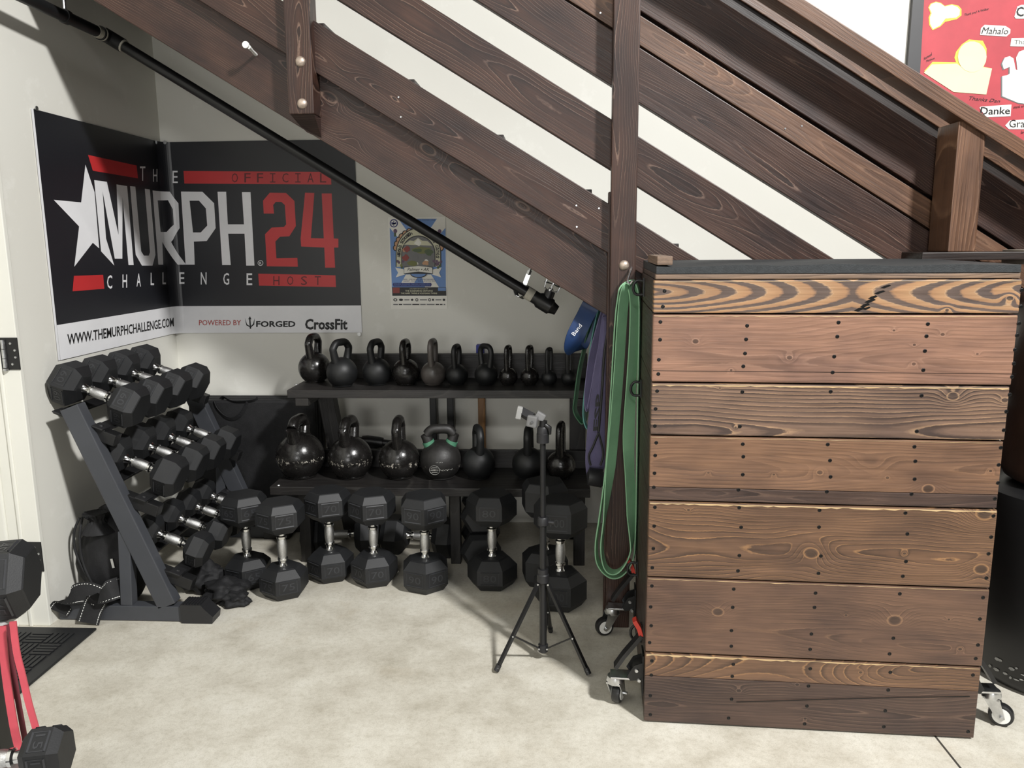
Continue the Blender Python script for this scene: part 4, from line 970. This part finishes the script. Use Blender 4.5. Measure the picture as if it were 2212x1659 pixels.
# ================================================================== KETTLEBELLS
def kettlebell(cx, cy, rpx, topy, hx0, hx1, shelf, mat, label, group, turn=1, full=1.9, band=None, thick=.235, Y=None):
    Yc = Y or (3.495 if shelf < .5 else 3.565)
    ctr = PY(cx, cy, Yc); edge = PY(cx+rpx, cy, Yc); r = (edge-ctr).length
    base = shelf+.001; zc = base+r*.86
    top = PY(cx, topy, Yc).z; hh = max((top-zc)/r, 1.75)
    hw = (PY(hx1, cy, Yc)-PY(hx0, cy, Yc)).length
    tk = r*thick; fullw = full*r
    ca = min(1, max(0.0, (hw-2*tk)/(fullw-2*tk))); ang = math.atan2(-ctr.x, Yc)+turn*math.acos(ca)
    M = Matrix.Translation((ctr.x, Yc, base)) @ Matrix.Rotation(ang, 4, 'Z')
    k = thing('kettlebell', label, 'kettlebell', M, group)
    prof = [(0, 0)]+[(r*.62, 0), (r*.66, r*.03)]
    for i in range(1, 18):
        t = -pi/2+pi*(i+3.4)/21.4
        if r*cos(t) > .001: prof.append((r*cos(t), r*.86+r*sin(t)))
    prof.append((0, r*1.86)); prof = [p for i, p in enumerate(prof) if i < 3 or p[1] > r*.06]
    bm = lathe(NB(), prof, 32)
    Mc = M @ Matrix.Translation((0, 0, r*.86))
    for v in bm.verts: v.co.z -= r*.86
    obj('body', bm, mat, k, Mc, smooth=60)
    w = fullw/2-tk; h = hh*r-tk
    pth = [(-w*.62, 0, r*.55), (-w*.80, 0, r*.95), (-w*1.0, 0, (r*.95+h)*.52), (-w*.92, 0, h-(w*.38)), (-w*.58, 0, h-.02*r), (0, 0, h+.02*r)]
    pth = pth+[(-x, y, z) for x, y, z in reversed(pth[:-1])]
    sp_ = smooth_path(pth, 4); n = len(sp_)
    rad = [tk*(1.25-.25*min(1, 6*min(i, n-1-i)/n)) for i in range(n)]
    obj('handle', tube(NB(), sp_, rad, 14), mat, k, Mc, smooth=70)
    if band:
        for s_ in (-1, 1):
            c2 = Vector((s_*w*.76, 0, r*.86)); obj('color_band', tube(NB(), [c2-Vector((s_*.004, 0, .010)), c2+Vector((s_*.004, 0, .009))], tk*1.24, 18), band, k, Mc, smooth=60, label='green paint ring')
    if band:
        def on(a_, b_): q = Vector((a_, -sqrt(max(0, 1-a_*a_-b_*b_)), b_)); return q*(r+.0008)
        dm_ = NB(); ca_, cb2 = -.30, -.26
        tube(dm_, [on(ca_+.24*cos(t), cb2+.24*sin(t)) for t in [q*pi/12 for q in range(24)]], .0011, 5, True)
        for q in (-.12, -.03, .06, .14): tube(dm_, [on(ca_-.2+abs(q)*.5, cb2+q), on(ca_, cb2+q+.01), on(ca_+.2-abs(q)*.5, cb2+q+.02)], .0009, 5)
        for q in range(9): tube(dm_, [on(-.05+q*.07, -.27+.03*sin(q*2.2)), on(-.02+q*.07, -.25+.03*cos(q*3.1))], .0012, 5)
        for q in range(5): tube(dm_, [on(-.22+q*.07, .12), on(-.19+q*.07, .16 if q % 2 else .13)], .0011, 5)
        sm_ = obj('scuff_mark', dm_, SCUFF, k, Mc @ Matrix.Rotation(-ang+math.atan2(-ctr.x, Yc), 4, 'Z'), label='pale scuffs and worn round mark'); sm_['kind'] = 'stuff'
    return k
gt, gl = 'kettlebells on the top shelf', 'kettlebells on the lower shelf'
TS, LS = .7905, .3708
kettlebell(680, 803, 34, 720, 661, 697, TS, KGLOSS, 'glossy black kettlebell at the left end of the top shelf, tallest there', gt, 1, Y=3.645)
kettlebell(739, 811, 33, 732, 715, 763, TS, KMATTE, 'matte black kettlebell with wide open handle, second on top shelf', gt, 1, Y=3.53)
kettlebell(814, 811, 31, 732, 796, 834, TS, KMATTE, 'matte black kettlebell third from left on the top shelf', gt, 1)
kettlebell(877, 810, 30, 732, 864, 890, TS, KGLOSS, 'smooth shiny kettlebell fourth from left on the top shelf', gt, 1)
kettlebell(936, 810, 27, 731, 923, 946, TS, KSPECK, 'speckled grey kettlebell fifth from left on the top shelf', gt, 1)
kettlebell(987, 815, 24, 743, 975, 998, TS, KMATTE, 'small matte kettlebell sixth from left on the top shelf', gt, 1)
kettlebell(1050, 814, 25, 742, 1036, 1070, TS, KMATTE, 'matte kettlebell in front of the blue pole end on top shelf', gt, -1)
kettlebell(1098, 812, 20, 745, 1090, 1108, TS, KGLOSS, 'small glossy kettlebell eighth from left on the top shelf', gt, 1)
kettlebell(1144, 812, 20, 745, 1134, 1153, TS, KGLOSS, 'small glossy kettlebell ninth from left on the top shelf', gt, 1)
kettlebell(1186, 815, 17, 750, 1175, 1192, TS, KMATTE, 'smallest matte kettlebell, second from right on the top shelf', gt, 1)
kettlebell(1229, 815, 17, 748, 1221, 1237, TS, KMATTE, 'tiny kettlebell at right end of top shelf below the blue band', gt, 1)
kettlebell(649, 998, 51, 897, 621, 673, LS, KWORN, 'largest chipped black kettlebell at left end of the lower shelf', gl, 1)
kettlebell(757, 998, 47, 899, 730, 775, LS, KWORN, 'big chipped kettlebell second from left on the lower shelf', gl, 1)
kettlebell(863, 998, 44, 899, 847, 877, LS, KWORN, 'chipped kettlebell third from left on the lower shelf', gl, 1)
kettlebell(952, 1004, 44, 917, 909, 996, LS, worn_iron('matte_worn_iron', .05, -.05, .0, .5), 'kettlebell facing forward with green rings at its handle ends', gl, 1, band=plain('green_paint', S(74, 126, 100), .5))
kettlebell(1034, 1006, 36, 918, 1019, 1045, LS, KMATTE, 'matte black kettlebell fifth from left on the lower shelf', gl, -1)
kettlebell(1142, 1003, 36, 919, 1132, 1154, LS, KMATTE, 'matte kettlebell on lower shelf just behind the tripod head', gl, 1)
kettlebell(1211, 1001, 32, 911, 1203, 1225, LS, KGLOSS, 'glossy kettlebell at right end of the lower shelf beside the bands', gl, 1)

# ================================================================== THINGS AGAINST THE BACK WALL
fm = thing('folding_mat', 'black folding gym mat with carry straps leaning on back wall', 'mat', (-1.45, 3.78, 0))
for k in range(3): obj('mat_panel', box(NB(), (-1.80, 3.738+k*.05, .004), (-1.165, 3.783+k*.05, .680), bev=.012), BLACKC, fm)
for x0 in (-1.70, ):
    obj('carry_strap', ribbon(NB(), smooth_path([PY(462, 866, 3.735), PY(470, 885, 3.732), PY(485, 900, 3.73), PY(503, 905, 3.73), PY(520, 895, 3.73), PY(532, 876, 3.732), PY(536, 866, 3.735)], 4), (0, -.5, 1), .02, .003), BLACKC, fm)
    obj('carry_strap', ribbon(NB(), smooth_path([PY(478, 862, 3.76), PY(484, 858, 3.75), PY(505, 868, 3.732), PY(545, 866, 3.732), PY(556, 860, 3.75)], 4), (0, -.7, .7), .02, .003), BLACKC, fm)
for px, wpx, lab in ((937, 15, 'black steel bar leaning behind the shelf, left of two'), (974, 15, 'black steel bar leaning behind the shelf, right of two')):
    c = PY(px, 900, 3.88); w_ = wpx/F*3.88/2
    t = thing('steel_bar', lab, 'bar', (c.x, 3.885, 0), 'steel bars behind the shelf')
    obj('shaft', box(NB(), (c.x-w_, 3.86, .012), (c.x+w_, 3.90, .748), bev=.004), BLACKM, t); obj('end_cap', box(NB(), (c.x-w_-.004, 3.856, .001), (c.x+w_+.004, 3.904, .03), bev=.003), BLACKP, t)
c = PY(1041, 900, 3.90)
wp = thing('wooden_pole', 'wooden pole with blue upper end leaning behind the shelves', 'pole', (c.x, 3.89, 0))
board('shaft', (c.x, 3.882, .001), (c.x, 3.882, .88), .036, .036, POLE, wp, bev=.006)
obj('blue_end', box(NB(), (c.x-.022, 3.876, .80), (c.x+.016, 3.922, .935), bev=.004), BLUEP, wp, label='blue painted end')
# black pipe tee on the floor frame behind the kettlebells
pt = thing('pipe_stand', 'black pipe with tee fitting standing behind second lower kettlebell', 'pipe', (PY(802, 950, 3.80).x, 3.80, 0))
c = PY(806, 955, 3.80)
obj('upright_pipe', tube(NB(), [(c.x, 3.80, .001), (c.x, 3.80, c.z)], .02, 14), BLACKM, pt, smooth=40)
obj('cross_pipe', tube(NB(), [c-Vector((.08, 0, -.01)), c+Vector((.13, 0, -.012))], .018, 14), BLACKM, pt, smooth=40)
obj('tee_fitting', tube(NB(), [c-Vector((.055, 0, -.006)), c-Vector((.03, 0, -.004)), c+Vector((.03, 0, -.003)), c+Vector((.05, 0, -.004))], [.026, .03, .03, .026], 14), BLACKM, pt, smooth=40)
obj('tee_fitting', tube(NB(), [c-Vector((0, 0, .055)), c-Vector((0, 0, .0))], .026, 14), BLACKM, pt, smooth=40)
# little white sign card seen between the floor dumbbells
wc = PY(866, 1092, 3.90)

# ================================================================== TRIPOD
tp = thing('tripod_stand', 'black folding tripod stand with phone clamp on the concrete floor', 'tripod', (-.035, 2.545, 0))
TC = Vector((-.035, 2.545, 0))
fL = PZ(1072, 1449, .008); fR = PZ(1272, 1456, .008); fB = Vector((-.01, 2.74, .008))
ztop = PY(1172, 948, 2.545).z
obj('center_column', tube(NB(), [TC+Vector((0, 0, .045)), TC+Vector((0, 0, .30))], .0125, 16), BLACKM, tp, smooth=40)
obj('upper_tube', tube(NB(), [TC+Vector((0, 0, .30)), TC+Vector((0, 0, .505))], .0115, 16), BLACKM, tp, smooth=40)
obj('upper_tube', tube(NB(), [TC+Vector((0, 0, .505)), TC+Vector((0, 0, ztop))], .0095, 16), BLACKM, tp, smooth=40)
obj('collar', lathe(NB(), [(.017, .285), (.021, .29), (.021, .315), (.018, .318), (.018, .335)], 20, Matrix.Translation(TC)), BLACKP, tp, smooth=35)
obj('collar', lathe(NB(), [(.016, .49), (.019, .493), (.019, .515), (.016, .52)], 20, Matrix.Translation(TC)), BLACKP, tp, smooth=35)
obj('clamp_knob', tube(NB(), [TC+Vector((.014, 0, .502)), TC+Vector((.036, 0, .50))], [.006, .008], 10), BLACKP, tp)
obj('collar', lathe(NB(), [(.012, .03), (.017, .034), (.017, .058), (.013, .06)], 20, Matrix.Translation(TC)), BLACKP, tp, smooth=35)
for ft in (fL, fR, fB):
    d = Vector((ft.x-TC.x, ft.y-TC.y, 0)).normalized(); s_ = Vector((-d.y, d.x, 0))
    top = TC+d*.02+Vector((0, 0, .285))
    lg = obj('leg', ribbon(NB(), [top, ft], s_, .013, .010), BLACKM, tp)
    e = (ft-top).normalized()
    obj('foot', tube(NB(), [ft-e*.022, ft], .0095, 12), BLACKP, lg, smooth=40)
    mid = top.lerp(ft, .60); low_ = TC+d*.016+Vector((0, 0, .048))
    obj('brace', ribbon(NB(), [mid, low_], s_, .010, .004), BLACKM, tp)
    for q in (top, mid, low_, ft-e*.012): obj('rivet', lathe(NB(), [(.0035, 0), (.003, .003)], 10, Matrix.Translation(q+Vector((0, -.006, 0))) @ Matrix.Rotation(pi/2, 4, 'X')), ZINC, tp)
# head and phone clamp
hd = TC+Vector((0, 0, ztop))
obj('head_cap', lathe(NB(), [(.0205, -.012), (.0205, .018), (.0195, .019), (.019, .036), (.016, .042)], 22, Matrix.Translation(hd)), BLACKP, tp, smooth=35)
obj('ball_joint', tube(NB(), [hd+Vector((0, 0, .035)), hd+Vector((.002, 0, .062))], .013, 14), BLACKM, tp, smooth=40)
obj('lock_knob', tube(NB(), [hd+Vector((.008, -.01, .05)), hd+Vector((.022, -.012, .04)), hd+Vector((.024, -.012, .018))], [.007, .008, .004], 10), BLACKM, tp, smooth=40)
ck = PY(1150, 910, 2.53)
cl = obj('phone_clamp', box(NB(), (-.017, -.012, -.019), (.017, .012, .019), M=Matrix.Translation(ck) @ Matrix.Rotation(radians(8), 4, 'Y') @ Matrix.Rotation(radians(-14), 4, 'Z'), bev=.005), plain('clamp_plastic', S(112, 112, 112), .4), tp)
c2 = PY(1122, 892, 2.55)
obj('clamp_jaw', box(NB(), (-.010, -.010, -.020), (.008, .012, .021), M=Matrix.Translation(c2) @ Matrix.Rotation(radians(12), 4, 'Y'), bev=.003), plain('clamp_pad', S(150, 150, 148), .6), cl)
obj('clamp_bar', tube(NB(), [c2+Vector((.004, .01, .004)), ck+Vector((.0, .012, .008))], [.017, .019], 4), BLACKP, cl)
obj('clamp_screw', lathe(NB(), [(.005, 0), (.0045, .003)], 12, Matrix.Translation(ck+Vector((0, -.0135, 0))) @ Matrix.Rotation(pi/2, 4, 'X')), CHROME, cl)
obj('clamp_bracket', box(NB(), (-.01, -.008, -.012), (.022, .012, .014), M=Matrix.Translation(PY(1163, 898, 2.545)) @ Matrix.Rotation(radians(30), 4, 'Y'), bev=.004), plain('clamp_plastic_2', S(120, 120, 120), .4), cl)

# ================================================================== RESISTANCE BANDS
YG = 2.72
def band_loop(name, pts, Y, wds, width, th, mat, label, k=5, group='resistance bands hanging by the post'):
    p = [PY(x, y, (Y[i] if isinstance(Y, list) else Y)) for i, (x, y) in enumerate(pts)]
    sp_ = smooth_path(p, k, True); wl = []
    n = len(pts)
    for i in range(n):
        for s_ in range(k): wl.append(Vector(wds[i]).lerp(Vector(wds[(i+1) % n]), s_/k))
    o = center_obj(name, ribbon(NB(), sp_, wl, width, th, True), mat, smooth=50)
    return tag(o, label, 'band', group)
f1 = (.25, 1, 0); f2 = (.75, .65, 0); e1 = (0, 1, 0)
l1 = [(1362, 606), (1343, 618), (1336, 645), (1330, 700), (1321, 850), (1311, 1000), (1297, 1110), (1288, 1175), (1293, 1217), (1318, 1243), (1345, 1240), (1368, 1208), (1374, 1150), (1377, 1000), (1379, 850), (1382, 700), (1381, 640), (1374, 612)]
band_loop('resistance_band', l1, 2.735, [f1]*18, .04, .0045, GREENB, 'long green loop band on the post hook, outermost loop')
l2 = [(1359, 616), (1349, 640), (1343, 700), (1338, 780), (1329, 900), (1319, 1010), (1306, 1120), (1300, 1180), (1307, 1222), (1325, 1236), (1346, 1224), (1364, 1185), (1364, 1110), (1360, 1020), (1358, 940), (1364, 820), (1370, 720), (1370, 640)]
w2 = [f2]*6+[f1]*6+[f2, f2, (.9, .4, 0), f2, f2, f2]
band_loop('resistance_band', l2, 2.715, w2, .045, .0045, GREENB, 'long green loop band on the post hook, twisted inner loop')
hkk = thing('band_hook', 'steel hook in the tall post holding the green bands', 'hook', PY(1362, 600, 2.79))
obj('shank', tube(NB(), smooth_path([PY(1364, 578, 2.792), PY(1362, 585, 2.75), PY(1356, 604, 2.715), PY(1360, 614, 2.70), PY(1367, 606, 2.69)], 5), .004, 8), ZINC, hkk, smooth=50)
YB2 = 2.985
lb = [(1279, 655), (1258, 695), (1240, 732), (1237, 752), (1249, 752), (1262, 720), (1282, 668), (1287, 650)]
up_ = Vector((.78, .1, .62))
blue = band_loop('resistance_band', lb, [2.95, 2.95, 2.95, 2.97, 3.0, 3.02, 3.02, 2.99], [(.80, .05, .45)]*8, .066, .005, BLUEB, 'wide navy blue band folded over behind the stringer end')
bt = text_bm('Band', [Vector((0, 0)), Vector((1, 0)), Vector((1, 1)), Vector((0, 1))])
b0 = PY(1241, 726, 2.935); b1 = PY(1258, 704, 2.932); nrm_ = (b1-b0).normalized(); upv = Vector((-nrm_.z, 0, nrm_.x))*.015
for v in bt.verts: v.co = b0.lerp(b1, v.co.x)+upv*v.co.y
center_obj('lettering', bt, INK_W, blue)
band_loop('resistance_band', [(1288, 668), (1272, 720), (1254, 790), (1244, 860), (1242, 885), (1250, 903), (1262, 912), (1268, 870), (1278, 780), (1292, 690)], 3.02, [(.5, .9, 0)]*10, .03, .0045, DGREENB, 'dark green loop band behind the teal one')
band_loop('resistance_band', [(1294, 668), (1280, 730), (1270, 800), (1262, 870), (1262, 905), (1270, 925), (1277, 900), (1276, 820), (1284, 750), (1299, 680)], 2.99, [(.35, 1, 0)]*10, .022, .0045, TEALB, 'teal loop band between the dark green and the purple')
band_loop('resistance_band', [(1307, 672), (1294, 715), (1280, 770), (1272, 830), (1270, 865), (1274, 885), (1282, 850), (1294, 780), (1304, 730), (1312, 680)], 2.965, [(.8, .6, 0)]*10, .035, .0045, PURPB, 'short light purple loop band behind the stringer end')
lp_ = band_loop('resistance_band', [(1313, 680), (1302, 760), (1290, 840), (1280, 930), (1276, 1000), (1284, 1035), (1296, 1000), (1300, 930), (1304, 840), (1313, 740)], 2.945, [(.95, .3, 0)]*10, .042, .0045, PURPB, 'long dark purple loop band with black lettering')
pt_ = text_bm('ESP', [Vector((0, 0)), Vector((1, 0)), Vector((1, 1)), Vector((0, 1))], .03)
b0 = PY(1293, 930, 2.915); b1 = PY(1300, 850, 2.915); upv = Vector((-.021, 0, -.002))
for v in pt_.verts: v.co = b0.lerp(b1, v.co.x)+upv*(v.co.y-.0)
center_obj('lettering', pt_, INK_DK, lp_)
rt = thing('resistance_tube', 'black resistance tube with foam handle hanging beside purple band', 'band', PY(1300, 1000, 2.90))
YT = 2.905
obj('tube', tube(NB(), smooth_path([PY(1318, 690, YT), PY(1306, 760, YT), PY(1300, 850, YT), PY(1293, 932, YT)], 5), .005, 8), BLACKM, rt, smooth=50)
obj('tube', tube(NB(), smooth_path([PY(1320, 690, YT+.02), PY(1312, 780, YT+.02), PY(1310, 900, YT+.02), PY(1309, 1010, YT+.02)], 5), .005, 8), BLACKM, rt, smooth=50)
obj('handle_cord', tube(NB(), smooth_path([PY(1293, 935, YT), PY(1281, 965, YT), PY(1272, 985, YT), PY(1276, 1005, YT)], 4), .0042, 8), BLACKM, rt, smooth=50)
obj('handle_cord', tube(NB(), smooth_path([PY(1293, 935, YT), PY(1301, 965, YT), PY(1303, 985, YT), PY(1297, 1005, YT)], 4), .0042, 8), BLACKM, rt, smooth=50)
q0 = PY(1268, 1012, YT); q1 = PY(1300, 1022, YT)
obj('foam_grip', tube(NB(), [q0-Vector((0, 0, .03)), q0+Vector((.006, 0, -.03)), q1+Vector((0, 0, -.02)), q1+Vector((.012, 0, -.018))], [.012, .034, .036, .02], 16), BLACKP, rt, smooth=60)

# ================================================================== BAGS, STRAP, DOORMAT AT LEFT
def blob(c, rad, seed, n=3, amp=.10, flat=.0):
    bm = NB(); bmesh.ops.create_icosphere(bm, subdivisions=n+1, radius=1)
    from mathutils import noise
    for v in bm.verts:
        d = v.co.copy(); k = 1+amp*noise.noise(d*1.6+Vector((seed, 0, 0)))+amp*.5*noise.noise(d*4+Vector((0, seed, 0)))+amp*.35*abs(noise.noise(Vector((d.x*9, d.y*9, d.z*2.2))+Vector((0, 0, seed))))
        p = Vector((d.x*rad[0], d.y*rad[1], d.z*rad[2]))*k
        if p.z < -rad[2]*.80: p.z = -rad[2]*.80+(p.z+rad[2]*.80)*.1
        v.co = p+Vector(c)
    return bm
dbg = thing('drawstring_bag', 'black nylon drawstring bag stuffed full behind the rack end', 'bag', (-1.79, 2.98, 0))
obj('bag_body', blob((-1.782, 2.975, .178), (.132, .120, .210), 4.2, 3, .16), BLACKC, dbg, smooth=80)
nk = PY(185, 1100, 2.90)
ruff = NB(); n_ = 36
rr_ = [[ruff.verts.new(Vector((-1.80, 2.915, .352))+Vector((cos(2*pi*i/n_)*q*(1+w*sin(i*2.8)), sin(2*pi*i/n_)*q*(1+w*cos(i*3.4))-dy, z))) for i in range(n_)] for q, z, w, dy in ((.075, -.035, .03, 0), (.04, .0, .08, .01), (.03, .018, .14, .016), (.045, .045, .28, .03), (.022, .04, .2, .028))]
for a_, b_ in zip(rr_, rr_[1:]):
    for i in range(n_): ruff.faces.new((a_[i], a_[(i+1) % n_], b_[(i+1) % n_], b_[i]))
ruff.faces.new(rr_[-1])
obj('gathered_neck', ruff, BLACKC, dbg, smooth=60)
obj('drawcord', tube(NB(), smooth_path([PY(172, 1118, 2.88), PY(160, 1150, 2.86), PY(163, 1190, 2.85), PY(180, 1230, 2.84), PY(200, 1262, 2.835), PY(196, 1285, 2.83)], 5), .005, 8), BLACKC, dbg, smooth=60)
obj('drawcord', tube(NB(), smooth_path([PY(178, 1116, 2.88), PY(172, 1160, 2.85), PY(178, 1210, 2.84), PY(196, 1255, 2.83), PY(210, 1280, 2.83)], 5), .005, 8), BLACKC, dbg, smooth=60)
tg = PY(243, 1217, 2.86); obj('white_tag', box(NB(), (-.005, -.001, -.019), (.005, .001, .019), M=Matrix.Translation(tg) @ Matrix.Rotation(radians(-8), 4, 'Y')), WHITEM, dbg, label='small white tag')
cb_ = thing('cloth_bag', 'crumpled black cloth bag on floor beside the rack foot', 'bag', (-1.27, 2.98, 0))
for i, (x, y, z, a_, b_, c_, sd) in enumerate(((-1.345, 2.985, .035, .085, .07, .045, 1), (-1.28, 2.93, .022, .055, .04, .030, 6), (-1.47, 3.08, .05, .08, .07, .065, 11))):
    obj('bag_fold', blob((x, y, z), (a_, b_, c_), sd, 3, .45), BLACKC, cb_, smooth=80)
# strap with white stitching draped over the rack base
sr = thing('webbing_strap', 'black webbing strap with white stitching draped over the rack base', 'strap', PZ(185, 1352, 0))
def strap(pts, wds, width, nm='webbing'):
    sp_ = smooth_path(pts, 6); wl = []
    for i in range(len(pts)-1):
        for s_ in range(6): wl.append(Vector(wds[i]).lerp(Vector(wds[i+1]), s_/6))
    wl.append(Vector(wds[-1]))
    w_ = obj(nm, ribbon(NB(), sp_, wl, width, .003), BLACKC, sr, smooth=40)
    for side in (-1, 1):
        sb = NB()
        for i in range(0, len(sp_)-1):
            t = (sp_[i+1]-sp_[i]).normalized(); ww = (wl[i]-t*wl[i].dot(t)).normalized(); n_ = t.cross(ww)
            for sgn in (1, -1):
                a_ = sp_[i].lerp(sp_[i+1], .15)+ww*side*width*.40+n_*sgn*.0022; b_ = sp_[i].lerp(sp_[i+1], .8)+ww*side*width*.40+n_*sgn*.0022
                vs = [sb.verts.new(q) for q in (a_-ww*.0012, b_-ww*.0012, b_+ww*.0012, a_+ww*.0012)]; sb.faces.new(vs)
        so = obj('stitching', sb, WHITEM, w_); so['kind'] = 'stuff'
strap([PY(262, 1268, 2.80), PY(238, 1276, 2.768), PY(212, 1294, 2.758), PY(200, 1316, 2.750), PZ(190, 1346, .012)], [(.1, .8, .6), (.35, .5, .75), (.72, .25, .62), (.95, .2, .3), (1, .25, .1)], .082)
strap([PY(214, 1290, 2.772), PY(188, 1280, 2.768), PY(162, 1284, 2.766), PY(142, 1300, 2.762), PY(126, 1322, 2.752)], [(.1, .5, .85), (.15, .4, .9), (.35, .4, .8), (.7, .4, .55), (.9, .4, .2)], .08)
# ribbed doormat
dm = thing('doormat', 'black ribbed rubber doormat on the floor at the left doorway', 'mat', (-1.95, 2.3, 0))
MX1, MX0, MY1, MY0 = -1.722, -2.10, 2.70, 1.3
bm = box(NB(), (MX0, MY0, .001), (MX1, MY1, .009), bev=.003); obj('mat_base', bm, RUBBER, dm)
rb_ = NB(); cell = .083
i = 0; y = MY1-.045
while y > 1.75:
    j = 0; x = MX1-.05
    while x > MX0+.02:
        for q in range(4):
            if (i+j) % 2: box(rb_, (x-cell*.92, y-cell*.06-q*cell*.235-cell*.15, .009), (x-cell*.04, y-cell*.06-q*cell*.235, .013))
            else: box(rb_, (x-cell*.08-q*cell*.235-cell*.15, y-cell*.94, .009), (x-cell*.08-q*cell*.235, y-cell*.04, .013))
        x -= cell; j += 1
    y -= cell; i += 1
ro = obj('raised_rib', rb_, RUBBER, dm); ro['kind'] = 'stuff'

# ================================================================== FOREGROUND RACK AT THE LEFT EDGE
fr_ = thing('storage_rack', 'white and black storage rack corner in the left foreground', 'rack', (-1.45, 1.6, 0))
c1 = PY(10, 1252, 1.70); cE = PY(60, 1326, 1.66)
tray = plain('pale_tray_metal', S(196, 196, 194), .4)
obj('upper_tray', box(NB(), (-1.75, 1.58, c1.z-.102), (PY(56, 1305, 1.74).x, 1.74, c1.z-.090), bev=.003), tray, fr_)
c3 = PY(100, 1628, 1.55)
obj('lower_tray', box(NB(), (-1.75, 1.40, c3.z-.062), (PY(40, 1600, 1.5).x, 1.62, c3.z-.05), bev=.003), tray, fr_)
xp = PY(0, 1600, 1.70).x
obj('rack_post', box(NB(), (xp-.06, 1.68, 0), (xp+.012, 1.74, c1.z-.108), bev=.004), BLACKM, fr_)
obj('rack_post', box(NB(), (-1.75, 1.42, 0), (-1.70, 1.47, c1.z-.108), bev=.004), BLACKM, fr_)
def lying2(c, axv, R, Lh, gr, num, lab, spin):
    x, y, z = frame_of(Vector(axv)); M = Matrix((x, y, z)).transposed().to_4x4(); M.translation = Vector(c)-z*(Lh+gr+Lh/2)
    return dumbbell(M, R, Lh, gr, num, lab, 'dumbbells on the foreground rack', spin=spin, faces=(0, 1, 2, 3, 4, 5))
lying2(c1, (.94, .30, .0), .093, .120, .13, '45', 'large black hex dumbbell cut off by the left picture edge', radians(0))
lying2(c3, (.97, .18, .03), .064, .088, .12, '15', 'small black hex dumbbell low in the left foreground corner', radians(30))
def hang(px0, mat, lab, w, wd_, Y):
    pts = smooth_path([PY(x, y+8, Y) for x, y in px0], 5)
    return tag(center_obj('resistance_band', ribbon(NB(), pts, wd_, w, .005), mat, smooth=50), lab, 'band', 'bands hanging from the foreground rack')
hang([(28, 1335), (36, 1400), (48, 1450), (62, 1510), (76, 1560), (84, 1592)], PINKB, 'pink band hanging at the left foreground, right strand', .014, (1, .3, 0), 1.62)
hang([(4, 1345), (8, 1400), (16, 1470), (30, 1560), (42, 1612)], PINKB, 'pink band hanging at the left foreground, left strand', .017, (1, .3, 0), 1.64)
hang([(14, 1342), (20, 1400), (30, 1450), (38, 1500), (56, 1600)], MAROON, 'maroon band hanging between the two pink strands', .012, (.8, .6, 0), 1.66)

# ================================================================== RIGHT EDGE: DRUM AND BAG
dc = Vector((1.70, 2.565, 0)); dR = .288
drm = thing('drum', 'black plastic drum behind the right side of the box', 'drum', dc)
obj('drum_body', lathe(NB(), [(dR-.03, .001), (dR-.012, .008), (dR, .03), (dR, .60), (dR-.006, .63), (dR-.03, .645)], 64, Matrix.Translation(dc)), DRUMM, drm, smooth=40)
sc_ = NB()
random.seed(5)
for k in range(11):
    t = radians(208+random.uniform(-9, 14)); z = .04+random.uniform(0, .05); q = dc+Vector((cos(t), sin(t), 0))*(dR+.0012); tt = Vector((-sin(t), cos(t), 0))
    w_, h_ = random.uniform(.004, .011), random.uniform(.002, .006)
    vs = [sc_.verts.new(q+tt*w_*a_+Vector((0, 0, z+h_*b_))) for a_, b_ in ((-1, -.3), (-.2, -1), (.8, -.4), (1, .5), (.1, 1), (-.7, .6))]; sc_.faces.new(vs)
sm2 = obj('scuff_mark', sc_, SCUFF, drm); sm2['kind'] = 'stuff'
bc = Vector((1.665, 2.555, .646)); 
hvb = thing('heavy_bag', 'dark brown leather punching bag standing on the black drum', 'bag', bc)
obj('bag_body', lathe(NB(), [(.15, 0.0), (.185, .02), (.20, .06), (.20, .22), (.205, .24), (.20, .26), (.20, .58), (.18, .62), (.1, .64)], 48, Matrix.Translation(bc)), BAGL, hvb, smooth=50)
